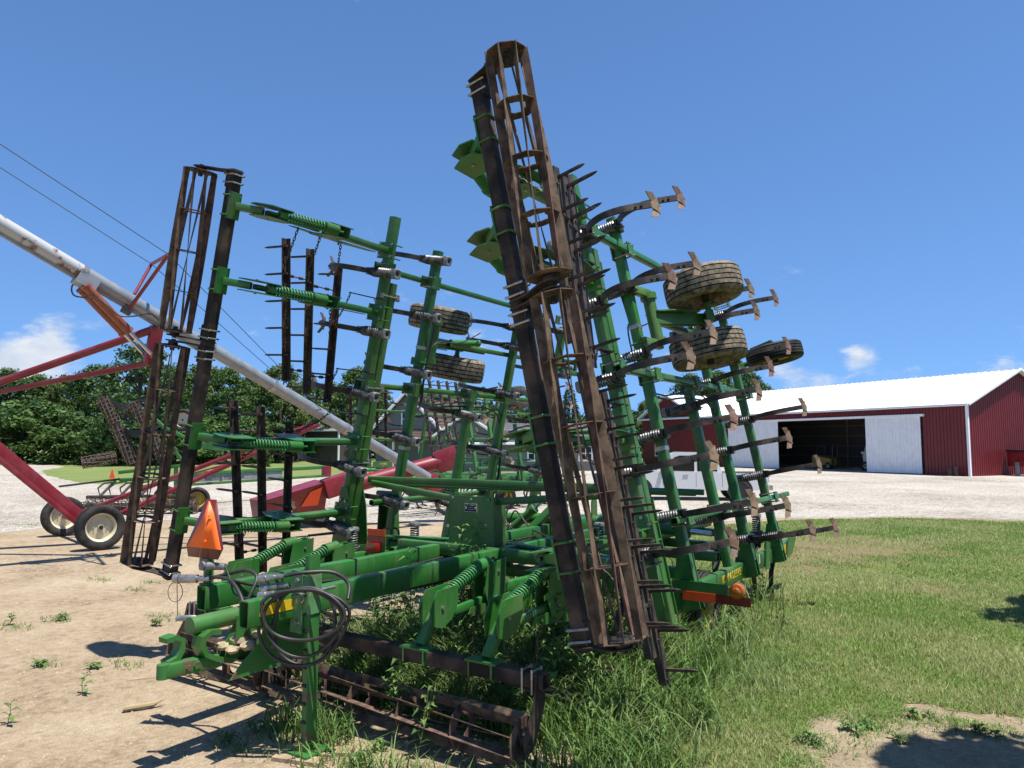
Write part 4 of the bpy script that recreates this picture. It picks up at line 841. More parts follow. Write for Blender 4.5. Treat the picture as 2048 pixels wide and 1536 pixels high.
# ================================================================== ground sheets
from mathutils.geometry import tessellate_polygon
def rough_edge(P, amp, step):
    out = []
    for i in range(len(P)):
        a = V((P[i][0], P[i][1])); c = V((P[(i + 1) % len(P)][0], P[(i + 1) % len(P)][1])); L = (c - a).length; n = max(1, int(L / step))
        if L > 25: n = min(n, 60)
        nn = V((-(c - a).y, (c - a).x)).normalized()
        for k in range(n):
            j = random.uniform(-amp, amp) if k else 0; out.append(a.lerp(c, k / n) + nn * j)
    return out
def sheet(name, poly, z, m, label=None):
    tri = tessellate_polygon([[V((p[0], p[1], 0)) for p in poly]])
    me = bpy.data.meshes.new(name); me.from_pydata([(p[0], p[1], z) for p in poly], [], [t[::-1] for t in tri]); me.materials.append(MATS[m])
    bm = bmesh.new(); bm.from_mesh(me); bmesh.ops.recalc_face_normals(bm, faces=bm.faces)
    if sum(f.normal.z for f in bm.faces) < 0: bmesh.ops.reverse_faces(bm, faces=bm.faces)
    bm.to_mesh(me); bm.free(); return put(name, me, kind='structure', label=label)
px = lambda L: [(G(*p).x, G(*p).y) for p in L]
sheet('ground', [(-900, -300), (700, -300), (700, 1100), (-900, 1100)], -.004, 'far_grass')
sheet('dirt_yard', rough_edge([(-40, -8), (10, -8), (10, 30), (-12, 34), (-40, 22)], .2, 1.0), .0, 'dirt')
sheet('bare_patch', rough_edge(rough_edge(px([(1500, 1700), (2300, 1700), (2300, 1380), (1960, 1380), (1700, 1380), (1580, 1420), (1500, 1536)]), .12, .4), .05, .1), .003, 'thin_soil')
gravel_poly = px([(-260, 1078), (0, 1066), (120, 1052), (260, 1042), (420, 1040), (600, 1044), (800, 1046), (1000, 1046), (1150, 1044), (1300, 1047), (1450, 1043), (1600, 1036), (1800, 1033), (2048, 1040), (2300, 1045),
                  (2300, 953), (2100, 946), (1940, 946), (1700, 938), (1450, 926), (1280, 932), (1150, 940), (1000, 951), (700, 954), (420, 956), (330, 962), (250, 972), (160, 966), (92, 951), (84, 941), (130, 934), (95, 928), (0, 925), (-260, 927)])
sheet('gravel_yard', rough_edge(gravel_poly, .12, .5), .004, 'gravel')
lawn_poly = px([(1165, 1536), (1180, 1700), (1545, 1700), (1560, 1536), (1578, 1480), (1640, 1425), (1720, 1412), (1840, 1408), (1960, 1430), (2100, 1436)]) + [(3, 8.2), (7, 14), (9, 24)] + \
    px([(2300, 1049), (2048, 1044), (1800, 1037), (1600, 1040), (1480, 1047), (1380, 1058), (1330, 1085), (1270, 1160), (1200, 1260), (1140, 1400)])
sheet('lawn', rough_edge(rough_edge(lawn_poly, .16, .45), .07, .10), .008, 'lawn_soil')

def inside(pts, poly):
    x, y = pts[:, 0], pts[:, 1]; r = np.zeros(len(pts), bool); n = len(poly)
    for i in range(n):
        x0, y0 = poly[i]; x1, y1 = poly[(i + 1) % n]
        c = ((y0 > y) != (y1 > y)) & (x < (x1 - x0) * (y - y0) / (y1 - y0 + 1e-12) + x0); r ^= c
    return r
def vnoise(x, y, s, seed=0):       # cheap smooth value noise
    def h(i, j): return np.modf(np.abs(np.sin(i * 127.1 + j * 311.7 + seed * 74.7) * 43758.5453))[0]
    X = x * s; Y = y * s; i = np.floor(X); j = np.floor(Y); u = X - i; v = Y - j; u = u * u * (3 - 2 * u); v = v * v * (3 - 2 * v)
    return (h(i, j) * (1 - u) + h(i + 1, j) * u) * (1 - v) + (h(i, j + 1) * (1 - u) + h(i + 1, j + 1) * u) * v
def blades(name, P, hgt, wid, lean, m, segs=1, kind='stuff', label=None, cat=None, heading=None, droop=0.0):
    n = len(P); a = RNG.uniform(0, 2 * np.pi, n); b = a + np.pi / 2 + RNG.uniform(-.5, .5, n)
    side = np.stack([np.cos(a), np.sin(a), np.zeros(n)], 1); fw = np.stack([np.cos(b), np.sin(b), np.zeros(n)], 1)
    vs = []; K = segs + 1
    for k in range(K):
        t = k / segs
        c = P + fw * (lean * hgt * t ** 1.8)[:, None]; c[:, 2] += hgt * (t - droop * t ** 3)
        if k < segs:
            w = (wid * (1 - .55 * t))[:, None] * .5; vs += [c - side * w, c + side * w]
        else: vs.append(c)
    nv = 2 * segs + 1; co = np.stack(vs, 1).reshape(-1, 3)
    base = (np.arange(n) * nv)[:, None]; faces = []
    loops = []; starts = []; tot = []; 
    tri = base + np.array([[2 * segs - 2, 2 * segs - 1, 2 * segs]])
    quads = [base + np.array([[2 * k, 2 * k + 1, 2 * k + 3, 2 * k + 2]]) for k in range(segs - 1)]
    li = np.concatenate([q.reshape(-1) for q in quads] + [tri.reshape(-1)]) if quads else tri.reshape(-1)
    sz = np.concatenate([np.full(n * (segs - 1), 4), np.full(n, 3)]).astype(np.int32); st = np.concatenate([[0], np.cumsum(sz)[:-1]]).astype(np.int32)
    me = bpy.data.meshes.new(name); me.vertices.add(len(co)); me.vertices.foreach_set('co', co.astype(np.float32).ravel())
    me.loops.add(len(li)); me.loops.foreach_set('vertex_index', li.astype(np.int32)); me.polygons.add(len(sz)); me.polygons.foreach_set('loop_start', st)
    me.update(calc_edges=True); me.materials.append(MATS[m]); return put(name, me, kind=kind, label=label, cat=cat)
bare = [(q[0], q[1], q[2] * .95) for q in LAWN_BARE]
def lawn_grass():
    out = []; need = 210000
    while sum(len(o) for o in out) < need:
        n = 200000; d = 3.2 + (24.0) * RNG.random(n) ** 1.35; t = np.radians(RNG.uniform(-2, 76, n)) - HEAD   # polar about the camera: more near it
        ang = math.pi / 2 - (np.radians(RNG.uniform(-6, 44, n))) + HEAD
        q = np.stack([np.cos(ang) * d, np.sin(ang) * d], 1)
        k = inside(q, lawn_poly); dens = np.ones(n)
        for bx, by, br in bare: dens *= np.clip((np.hypot(q[:, 0] - bx, q[:, 1] - by) / br - .25 + (vnoise(q[:, 0], q[:, 1], 2.2) - .5) * 1.3), .30, 1)
        dens *= .55 + .45 * vnoise(q[:, 0], q[:, 1], 1.3, 3)
        k &= RNG.random(n) < dens; out.append(q[k])
    q = np.concatenate(out)[:need]; d = np.hypot(q[:, 0], q[:, 1]); n = len(q)
    P = np.stack([q[:, 0], q[:, 1], np.full(n, .008)], 1)
    h = (.018 + .022 * vnoise(q[:, 0], q[:, 1], .8, 5)) * RNG.uniform(.7, 1.6, n) * (1 + d / 60)
    blades('lawn_grass', P, h, (.0042 + .00055 * d) * RNG.uniform(.7, 1.4, n), RNG.uniform(.2, 1.1, n), 'grass', 1, label='short green lawn grass right of the cultivator')
    k = RNG.random(n) < .06; blades('dry_thatch', P[k] + np.array([.01, .01, 0]), h[k] * RNG.uniform(.5, 1.3, k.sum()), (.003 + .0005 * d[k]), RNG.uniform(.6, 2.4, k.sum()), 'straw', 1, label='dry straw-coloured blades mixed through the lawn')
    # longer tufts near the machine edge and over the lawn
    out = []
    while sum(len(o) for o in out) < 12000:
        n = 60000; q = np.stack([RNG.uniform(-6.5, 1.5, n), RNG.uniform(3.6, 16, n)], 1); k = inside(q, lawn_poly)
        edge = np.clip(1.15 - np.hypot((q[:, 0] + 2.45) / .95, (q[:, 1] - 6.9) / 2.9), 0, 1); dens = edge * .8 * (.2 + vnoise(q[:, 0], q[:, 1], 1.7, 8)) + .02 * (vnoise(q[:, 0], q[:, 1], 1.1, 9) > .62)
        k &= RNG.random(n) < dens; out.append(q[k])
    q = np.concatenate(out)[:12000]; n = len(q)
    near = np.clip(1.2 - np.hypot((q[:, 0] + 2.45) / .95, (q[:, 1] - 6.9) / 2.9), 0.05, 1)
    blades('long_grass', np.stack([q[:, 0], q[:, 1], np.full(n, .0)], 1), (.06 + .10 * near) * RNG.uniform(.5, 1.35, n), RNG.uniform(.005, .010, n), RNG.uniform(.3, 1.1, n), 'grass_tall', 3, droop=.25, label='longer seedy grass tufts along the machine edge of the lawn')
lawn_grass()

# rank growth under and behind the machine
def under_growth():
    def zone(n, f):
        out = []; tot = 0
        while tot < n:
            m = 60000; q = np.stack([RNG.uniform(-7.2, -1.6, m), RNG.uniform(2.9, 11, m)], 1); dens = f(q[:, 0] - XC, q[:, 1]); k = RNG.random(m) < dens; out.append(q[k]); tot += k.sum()
        return np.concatenate(out)[:n]
    def f(x, y):
        body = np.clip(1.25 - np.abs((x - .75) / 1.75) ** 3, 0, 1) * np.clip((y - 4.5) / .3, 0, 1) * np.clip((8.6 - y) / 2, .06, 1)
        front = np.clip(1.2 - np.hypot((x - .28) / .42, (y - 3.92) / .22), 0, 1) * .9 + np.clip(1.1 - np.hypot((x - 2.45) / .55, (y - 4.9) / 1.3), 0, 1) + np.clip(1.1 - np.hypot((x - 1.5) / 1.1, (y - 3.62) / .26), 0, 1) * .35
        left = np.clip(1.0 - np.hypot((x + 1.1) / .9, (y - 5.4) / .9), 0, 1) * .25
        return np.clip(np.maximum(np.maximum(body, front), left) * (.15 + vnoise(x, y, 1.9, 2)), 0, 1)
    q = zone(26000, f); n = len(q); x = q[:, 0] - XC; y = q[:, 1]
    tall = np.where(y < 4.45, .18, np.clip((y - 4.2) / 1.0, .3, 1)) * np.clip(1.15 - np.abs(x - .6) / 3.2, .25, 1)
    P = np.stack([q[:, 0], q[:, 1], np.zeros(n)], 1)
    blades('tall_grass', P, (.20 + .50 * tall) * RNG.uniform(.35, 1.15, n), RNG.uniform(.006, .016, n) * (1 + .4 * (RNG.random(n) > .85)), RNG.uniform(.15, .95, n), 'grass_tall', 3, droop=.28, label='tall dark grass growing up through the folded cultivator')
    # broadleaf weeds joined as one mass
    q = zone(330, lambda x, y: f(x, y) * .9); b = MB()
    for (wx, wy) in q:
        x = wx - XC; hgt = (.16 if wy < 4.45 else .25 + .35 * min((wy - 4.45) / 1.0, 1)) * random.uniform(.5, 1.25) * (.6 if x > 1.9 else 1)
        weed(b, wx, wy, hgt)
    for (wx, wy, hgt) in ((.25, 5.15, 1.25), (.62, 5.6, 1.0), (.18, 6.0, 1.3), (.45, 5.75, 1.05), (1.1, 6.0, 1.15), (-.75, 5.2, 1.0), (-.55, 5.7, 1.1), (1.65, 5.2, 1.0), (.1, 6.2, 1.45), (.95, 4.15, .62), (1.25, 4.05, .5), (.05, 6.15, 1.35)):
        weed(b, XC + wx, wy, hgt)
    me = bpy.data.meshes.new('weed_growth'); me.from_pydata(b.v, [], b.f); me.materials.append(MATS['weed']); put('weed_growth', me, kind='stuff', label='broadleaf weeds crowding under the cultivator frame')
def leaf(b, p, d, L, w, droop=.3):
    d = d.normalized(); s_ = d.cross(V((0, 0, 1)));  s_ = s_.normalized() if s_.length > .01 else V((1, 0, 0)); up = s_.cross(d)
    m = p + d * (L * .5) + up * (L * .06); t = p + d * L - V((0, 0, L * droop)); e = up * (w * .22)
    b.add([p, m - s_ * (w / 2) + e, m, m + s_ * (w / 2) + e, t], [(0, 1, 2), (0, 2, 3), (1, 4, 2), (2, 4, 3)])
def weed(b, x, y, h, n=None):
    lean = V((random.uniform(-.15, .15), random.uniform(-.15, .15), 1)); p0 = V((x, y, 0)); k = max(5, int(h * 26)) if n is None else n
    top = p0 + lean * h; r = .003 + .003 * h
    b.sweep([p0, p0.lerp(top, .5) + V((random.uniform(-.02, .02), random.uniform(-.02, .02), 0)), top], [r, r * .8, r * .3], 4)
    for i in range(k):
        t = .18 + .82 * (i + random.random() * .5) / k; a = i * 2.4 + random.uniform(-.4, .4); el = random.uniform(.1, .7)
        L = (.05 + .09 * (1 - t * .6)) * random.uniform(.7, 1.3) * (.6 + .6 * min(h, 1)); leaf(b, p0.lerp(top, t), V((math.cos(a), math.sin(a), el)), L, L * .42, random.uniform(.1, .5))
    for br in range(int(h * 5)):
        t = random.uniform(.3, .8); a = random.uniform(0, 6.3); q = p0.lerp(top, t); e = q + V((math.cos(a) * .14, math.sin(a) * .14, .16)) * random.uniform(.5, 1.1)
        b.sweep([q, e], [.003, .0015], 3)
        for i in range(4):
            aa = a + random.uniform(-1.2, 1.2); L = random.uniform(.04, .09); leaf(b, q.lerp(e, .4 + .2 * i), V((math.cos(aa), math.sin(aa), .3)), L, L * .42)
under_growth()
ORD = ('first', 'second', 'third', 'fourth', 'fifth', 'sixth', 'seventh', 'eighth', 'ninth', 'tenth', 'eleventh', 'twelfth', 'thirteenth', 'fourteenth', 'fifteenth', 'sixteenth', 'seventeenth', 'eighteenth')
# separate small weeds in the bare dirt
WEEDS = sorted(((505, 1300, .22, 9), (165, 1390, .20, 9), (130, 1240, .09, 10), (310, 1250, .07, 8), (420, 1195, .05, 7), (20, 1250, .16, 12), (80, 1335, .06, 9), (190, 1338, .06, 9), (15, 1450, .2, 7), (540, 1390, .07, 8), (640, 1370, .06, 8),
                     (1690, 1460, .10, 9), (1620, 1490, .09, 10), (1830, 1440, .09, 9), (1790, 1480, .05, 7), (1960, 1470, .06, 9), (500, 1465, .10, 8), (440, 1490, .08, 8), (720, 1525, .09, 9), (760, 1500, .08, 8), (1730, 1455, .07, 7)))
for i, (x, y, hgt, k) in enumerate(WEEDS):
    p = G(x, y); b = MB(); 
    for j in range(1 + (hgt < .12) * 2): weed(b, random.uniform(-.05, .05) * j, random.uniform(-.05, .05) * j, hgt * random.uniform(.7, 1), k)
    me = bpy.data.meshes.new('small_weed'); me.from_pydata(b.v, [], b.f); me.materials.append(MATS['weed'])
    lawnside = x > 1500
    put('small_weed', me, T(p.x, p.y, 0), None, 'small green weed in the bare lawn corner patch, %s from the left there' % ORD[i - sum(q[0] < 1500 for q in WEEDS)] if lawnside else 'small green weed in the bare dirt at left, %s weed from the left edge' % ORD[i], 'weed', 'weeds in the lawn corner patch' if lawnside else 'weeds in the bare dirt')
def edge_tufts():
    P = rough_edge(lawn_poly, .0, .05); out = []
    for p in P:
        if math.hypot(p[0], p[1]) > 14 or random.random() < .35: continue
        n = RNG.integers(4, 18); sp = .10 + .16 * random.random() ** 2; ox, oy = RNG.normal(0, .12, 2); out.append(np.stack([p[0] + ox + RNG.normal(0, sp, n), p[1] + oy + RNG.normal(0, sp, n), np.zeros(n)], 1))
    P = np.concatenate(out); n = len(P); blades('edge_grass', P, RNG.uniform(.02, .085, n), RNG.uniform(.005, .010, n), RNG.uniform(.3, 1.6, n), 'grass', 2, droop=.3, label='ragged grass fringe along the lawn edge')
edge_tufts()
def patch_grass():
    n = 26000; c = np.array(px([(1590, 1480), (1660, 1430), (1760, 1415), (1860, 1412), (1960, 1432), (2060, 1440), (1560, 1530)])); q = c[RNG.integers(0, len(c), n)] + RNG.normal(0, .22, (n, 2)); q = q[~inside(q, lawn_poly)]
    q = q[RNG.random(len(q)) < np.clip(vnoise(q[:, 0], q[:, 1], 3.5, 12) * 1.7 - .55, 0, 1)]; n = len(q)
    blades('patch_grass', np.stack([q[:, 0], q[:, 1], np.full(n, .003)], 1), RNG.uniform(.015, .06, n), RNG.uniform(.004, .009, n), RNG.uniform(.3, 1.6, n), 'grass', 2, droop=.3, label='thin grass straggling into the bare lawn corner')
    n = 9000; q = np.stack([RNG.uniform(-1.8, .6, n), RNG.uniform(4.2, 7.4, n)], 1); q = q[~inside(q, lawn_poly)]; n = len(q)
    blades('patch_thatch', np.stack([q[:, 0], q[:, 1], np.full(n, .004)], 1), RNG.uniform(.003, .012, n), RNG.uniform(.002, .004, n), RNG.uniform(2, 9, n), 'straw', 2, label='dead thatch lying on the bare lawn corner')
patch_grass()
def ground_tufts():
    # low creeping green patches in the dirt
    c = [(110, 1240, .35), (330, 1235, .5), (250, 1330, .35), (30, 1255, .4), (430, 1190, .25), (90, 1330, .3), (980, 1520, .6), (640, 1500, .5), (840, 1536, .7), (560, 1475, .5), (1750, 1455, .35), (1900, 1460, .4), (1640, 1500, .35), (480, 1500, .4), (200, 1160, .5), (60, 1050, 1.2), (270, 1180, .3), (300, 1165, .3)]
    out = []
    for (x, y, r) in c:
        p = G(x, y); n = int(260 * r); a = RNG.uniform(0, 6.28, n); d = r * .55 * RNG.random(n) ** .8; out.append(np.stack([p.x + np.cos(a) * d * 1.5, p.y + np.sin(a) * d * .7, np.zeros(n)], 1))
    P = np.concatenate(out); n = len(P); blades('creeping_grass', P, RNG.uniform(.02, .075, n), RNG.uniform(.005, .011, n), RNG.uniform(.4, 1.6, n), 'grass_tall', 2, droop=.3, label='low creeping grass patches in the dirt')
    n = 15000; ang = math.pi / 2 + HEAD - np.radians(RNG.uniform(-38, 38, n)); d = 2.6 + 15 * RNG.random(n) ** 1.5; P = np.stack([np.cos(ang) * d, np.sin(ang) * d, np.zeros(n)], 1)
    P = P[~inside(P[:, :2], lawn_poly)]; b = MB()
    for p in P:
        s_ = (.003 + .011 * random.random() ** 3) * (1 + np.hypot(p[0], p[1]) / 10); c = V(p); v = [c + V((random.uniform(.6, 1.2) * s_ * math.cos(k * 1.57 + .3), random.uniform(.6, 1.2) * s_ * math.sin(k * 1.57 + .3), -.002)) for k in range(4)] + [c + V((0, 0, s_ * random.uniform(.5, 1.0)))]
        b.add(v, [(0, 1, 4), (1, 2, 4), (2, 3, 4), (3, 0, 4)])
    me = bpy.data.meshes.new('loose_clods'); me.from_pydata(b.v, [], b.f); me.materials.append(MATS['dirt_clod']); put('loose_clods', me, kind='stuff', label='loose clods and pebbles over the dirt')
    n = 2600; ang = math.pi / 2 + HEAD - np.radians(RNG.uniform(-38, 38, n)); d = 3 + 7 * RNG.random(n) ** 1.3; P = np.stack([np.cos(ang) * d, np.sin(ang) * d, np.full(n, .003)], 1)
    blades('dead_straw', P, RNG.uniform(.004, .012, n), RNG.uniform(.002, .004, n), RNG.uniform(2, 9, n), 'straw', 2, label='scattered dead straw on the ground')
ground_tufts()
p = G(285, 1420); b = MB(); b.sweep([(-.09, -.01, .018), (0, 0, .02), (.05, .01, .02), (.075, .015, .03)], [.014, .013, .014, .006], 7)
for k in range(6): b.sweep([(.06, .01, .02), (.10 + .02 * random.random(), .02 + random.uniform(-.03, .03), .03 + random.uniform(0, .05))], [.003, .001], 3)
put('corn_stub', b.mesh('corn_stub', 'straw'), T(p.x, p.y, 0) @ Matrix.Rotation(HEAD + .35, 4, 'Z') @ Matrix.Diagonal((1.6, 1.6, 1.6, 1)), None, 'dry broken corn stalk stub lying on the dirt', 'corn stalk')
p = G(420, 1352); q = G(250, 1362); b = MB(); b.sweep([p - p, (q - p) * .3 + V((0, 0, .02)), (q - p) * .7 + V((.05, .1, .015)), (q - p) * 1.0], [.006, .006, .005, .003], 5)
b.sweep([(q - p) * .2 + V((0, 0, .02)), (q - p) * .6 + V((.1, .2, .02)), (q - p) * .85 + V((.2, .3, .01))], [.004, .004, .002], 4)
put('dry_stalk', b.mesh('dry_stalk', 'straw'), Matrix.Translation(p), None, 'thin pale dry stalk lying beside the drawbar', 'stalk')

# ================================================================== buildings
def rib_wall(o, ex, ez, L, H, mats, parent, name='wall_panel', rib=.25, t=.03, step=1.0, top=None, n_in=None):
    """ribbed metal wall: one sheet part per metre of width; top(x) gives the height"""
    o = V(o); ex = V(ex).normalized(); ez = V(ez); nz = ex.cross(ez).normalized(); x = 0.0
    if n_in is not None and nz.dot(n_in) > 0: nz = -nz
    while x < L - 1e-6:
        e = min(x + step, L); b = MB(); xs = []; r = x
        while r < e - 1e-6:
            for dx, dep in ((0, 0), (rib * .66, 0), (rib * .74, .042), (rib * .92, .042)):
                if r + dx < e - 1e-6: xs.append((r + dx, dep))
            r += rib
        xs.append((e, 0)); vs = []
        for q, dep in xs:
            h = top(q) if top else H; vs += [o + ex * q + nz * dep, o + ex * q + nz * dep + ez * h]
        fs = [(2 * k, 2 * k + 2, 2 * k + 3, 2 * k + 1) for k in range(len(xs) - 1)]
        n0 = len(vs); vs += [o + ex * x - nz * t, o + ex * x - nz * t + ez * (top(x) if top else H), o + ex * e - nz * t, o + ex * e - nz * t + ez * (top(e) if top else H)]
        fs += [(n0, n0 + 1, n0 + 3, n0 + 2), (0, 1, n0 + 1, n0), (2 * len(xs) - 2, n0 + 2, n0 + 3, 2 * len(xs) - 1)]
        b.add(vs, fs); part(name, b, mats, parent, None, 20); x = e
def barn():
    K = G(1940, 953); a = R_(60); w = V((-math.sin(a), math.cos(a), 0)); n = V((w.y, -w.x, 0)); H = 5.0; RZ = 7.5; HD = 6.0; L = 36.5; up = V((0, 0, 1))
    t = thing('pole_barn', 'long red metal pole barn with white roof and white sliding doors standing open', 'barn', K + w * 15 + n * 6)
    rib_wall(K, w, up, 3.2, H, 'barn_red', t, n_in=n); rib_wall(K + w * 3.2 + up * 4.15, w, up, 19.5, H - 4.15, 'barn_red', t, n_in=n); rib_wall(K + w * 22.7, w, up, L - 22.7, H, 'barn_red', t, n_in=n)
    g = lambda x: H + (RZ - H) * (1 - abs(x - HD) / HD)
    rib_wall(K, n, up, 2 * HD, H, 'barn_red', t, 'gable_panel', top=g, n_in=w); rib_wall(K + w * L, n, up, 2 * HD, H, 'barn_red', t, 'gable_panel', top=g, n_in=-w)
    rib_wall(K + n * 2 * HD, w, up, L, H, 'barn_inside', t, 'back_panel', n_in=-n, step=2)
    for s_ in (0, 1):       # roof: sheets 1 m wide
        base = K + (n * (-.35) if not s_ else n * (2 * HD + .35)) + up * (H - .10) - w * .35; dv = (n * (HD + .35) if not s_ else -n * (HD + .35)) + up * (RZ - H + .18)
        rib_wall(base, w, dv.normalized(), L + .7, dv.length, 'roof_white', t, 'roof_sheet', rib=.5, step=2.0, n_in=-up)
    b = MB(); b.beam(K - w * .35 + n * HD + up * (RZ + .07), K + w * (L + .35) + n * HD + up * (RZ + .07), .14, .10); part('ridge_cap', b, 'roof_white', t)
    for q in (0, 2 * HD): b = MB(); b.beam(K + n * (q - .05 if q == 0 else q + .05) - w * .05, K + n * (q - .05 if q == 0 else q + .05) - w * .05 + up * H, .16, .16, w); part('corner_trim', b, 'white_paint', t)
    b = MB(); b.beam(K + n * (-.40) - w * .35 + up * (H - .12), K + n * (-.40) + w * (L + .3) + up * (H - .12), .08, .16); part('fascia', b, 'white_paint', t)
    for s_ in (0, 1): b = MB(); e = K + n * (s_ * 2 * HD + (.35 if s_ else -.35)) + up * (H - .1); b.beam(e - w * .4, K + n * HD + up * (RZ + .06) - w * .4, .06, .2, up); part('rake_trim', b, 'white_paint', t)
    b = MB(); b.beam(K + w * 3.0 - n * .13 + up * 4.28, K + w * 23 - n * .13 + up * 4.28, .16, .18); part('door_track', b, 'white_paint', t)
    for (x0, x1) in ((3.3, 7.75), (16.6, 22.7)):
        x = x0
        while x < x1 - .01: rib_wall(K + w * x - n * .14 + up * .06, w, up, min(.89, x1 - x), 4.15, 'white_paint', t, 'door_panel', rib=.25, n_in=n); x += .89
        b = MB(); b.box((0, 0, 0), (.08, .08, 4.2)); put('door_post', b.mesh('door_post', 'white_paint'), Matrix.Translation(K + w * x1 - n * .13 + up * 2.15), t)
    b = MB(); b.beam(K + w * .2 + n * .2, K + w * (L - .2) + n * .2, .01, .01); fl = MB()
    q = [K + w * .1 + n * .1, K + w * (L - .1) + n * .1, K + w * (L - .1) + n * (2 * HD - .1), K + w * .1 + n * (2 * HD - .1)]
    fl.add([p + up * .02 for p in q] + [p - up * .2 for p in q], [(0, 1, 2, 3), (0, 4, 5, 1), (1, 5, 6, 2), (2, 6, 7, 3), (3, 7, 4, 0)]); part('floor_slab', fl, 'concrete', t)
    for x in (10, 13, 16, 19): b = MB(); b.box((0, 0, 0), (.14, .14, 4.9)); put('inner_post', b.mesh('inner_post', 'wood'), Matrix.Translation(K + w * x + n * (2 * HD - .2) + up * 2.45), t)
    for z in (1, 2, 3, 4): b = MB(); b.beam(K + w * .3 + n * (2 * HD - .12) + up * z, K + w * (L - .3) + n * (2 * HD - .12) + up * z, .05, .12); part('wall_girt', b, 'wood', t)
    for x in (2, 5, 8, 11, 14, 17, 20, 23): b = MB(); b.beam(K + w * x + n * .3 + up * 4.7, K + w * x + n * (2 * HD - .3) + up * 4.7, .06, .2); part('roof_tie', b, 'wood', t)
    # machines parked inside
    c = K + w * 9.2 + n * 3.0; s = thing('skid_loader', 'white skid loader parked inside the dark barn opening', 'loader', c)
    F = frame(c, -w, n)
    b = MB(); b.plate([(-.8, .5), (1.0, .5), (1.1, .9), (.5, 1.0), (.3, 1.95), (-.6, 2.0), (-.9, 1.2)], (0, 0, 0), (1, 0, 0), (0, 0, 1), 1.2); part('body', b, 'skid_white', s, F)
    b = MB(); b.beam((-.9, -.7, 1.5), (1.2, -.7, 1.1), .12, .2); b.beam((1.2, -.7, 1.1), (1.7, -.7, .4), .12, .16); part('lift_arm', b, 'skid_white', s, F)
    for x in (-.5, .7): add_wheel(F @ T(x, -.75, .4) @ Matrix.Rotation(math.pi / 2, 4, 'Z'), s, .8, .3, 'tyre', 'cream', 'wheel')
    c = K + w * 14.6 + n * 3.5; s = thing('forklift', 'yellow forklift in shadow inside the barn', 'forklift', c); F = frame(c, -w, n)
    b = MB(); b.plate([(-1, .35), (.9, .35), (.9, .9), (.3, 1.0), (-.3, 1.1), (-1.1, 1.1)], (0, 0, 0), (1, 0, 0), (0, 0, 1), 1.1); part('body', b, 'fork_yellow', s, F)
    b = MB(); b.beam((.9, -.3, .1), (.95, -.3, 2.1), .1, .12); b.beam((.9, .3, .1), (.95, .3, 2.1), .1, .12); b.beam((.95, -.3, .15), (1.9, -.3, .12), .1, .05); part('mast', b, 'black_iron', s, F)
    b = MB(); b.beam((-.6, -.5, 1.1), (-.5, -.5, 2.0), .06, .06); b.beam((.4, -.5, 1.0), (.3, -.5, 2.0), .06, .06); b.box((-.1, 0, 2.02), (1.1, 1.1, .06)); part('guard', b, 'black_iron', s, F)
    for x in (-.7, .6): add_wheel(F @ T(x, -.5, .32) @ Matrix.Rotation(math.pi / 2, 4, 'Z'), s, .64, .22, 'tyre', 'cream', 'wheel')
    c = K - n * .5 + w * .6
    for i, dx in enumerate((0, .45)):
        b = MB(); b.box((0, 0, .3), (.18, .14, .62)); put('rubber_bumper', b.mesh('rubber_bumper', 'black_iron'), Matrix.Translation(c + w * dx) @ Matrix.Rotation(.22, 4, 'X'), None, ('nearer' if i == 0 else 'farther') + ' of two black rubber posts leaning at the barn corner', 'post')
    # cross gable flush with the front wall at the far end
    G0, G1, RG = 27.2, 36.5, 7.38; hw = (G1 - G0) / 2; g2 = lambda x: .02 + (RG - H) * (1 - abs(x - hw) / hw)
    rib_wall(K + w * G0 + up * (H - .05) - n * .06, w, up, G1 - G0, H, 'barn_red', t, 'gable_panel', top=g2, n_in=n)
    for s_ in (0, 1):
        base = K + w * (G0 - .3 if not s_ else G1 + .3) + up * (H - .02) - n * .45; dv = w * (hw + .3) * (1 if not s_ else -1) + up * (RG - H + .12)
        rib_wall(base, n, dv.normalized(), HD + .4, dv.length, 'roof_white', t, 'roof_sheet', rib=.5, step=2, n_in=-up)
        b = MB(); b.beam(base - n * .02, base + dv - n * .02, .08, .2, up); part('rake_trim', b, 'white_paint', t)
    F = frame(K + w * 33.6 - n * .06 + up * 1.55, -w, up); b = MB(); b.box((0, 0, 0), (1.2, 1.4, .06)); wn = part('window', b, 'white_paint', t, F)
    for i in (-1, 1):
        for j in (-1, 0, 1): b = MB(); b.box((i * .26, j * .40, .025), (.44, .36, .03)); part('pane', b, 'glass_dark', wn, F)
barn()
def siding_wall(o, ex, L, H, mats, parent, nrm, top=None, step=.22, name='siding_board'):
    o = V(o); ex = V(ex).normalized(); z = 0.0; nz = V(nrm).normalized()
    while z < H - .01:
        b = MB(); h1 = min(z + step, H); a, e = 0.0, L
        if top: a, e = top(z + step * .5)
        if e - a < .1: break
        p = [o + ex * a + V((0, 0, z)) + nz * .03, o + ex * e + V((0, 0, z)) + nz * .03, o + ex * e + V((0, 0, h1)) + nz * .005, o + ex * a + V((0, 0, h1)) + nz * .005]
        b.add(p + [q - nz * .05 for q in p], [(0, 1, 2, 3), (0, 4, 5, 1), (4, 7, 6, 5), (0, 3, 7, 4), (1, 5, 6, 2), (2, 6, 7, 3)]); part(name, b, mats, parent, None, 20); z += step
def window(parent, F, w, h):
    b = MB(); b.box((0, 0, 0), (w + .2, h + .2, .08)); wn = part('window', b, 'white_paint', parent, F)
    for i in (-1, 1):
        for j in (-1, 1): b = MB(); b.box((i * w / 4, j * h / 4, .04), (w / 2 - .07, h / 2 - .07, .03)); part('pane', b, 'glass_dark', wn, F)
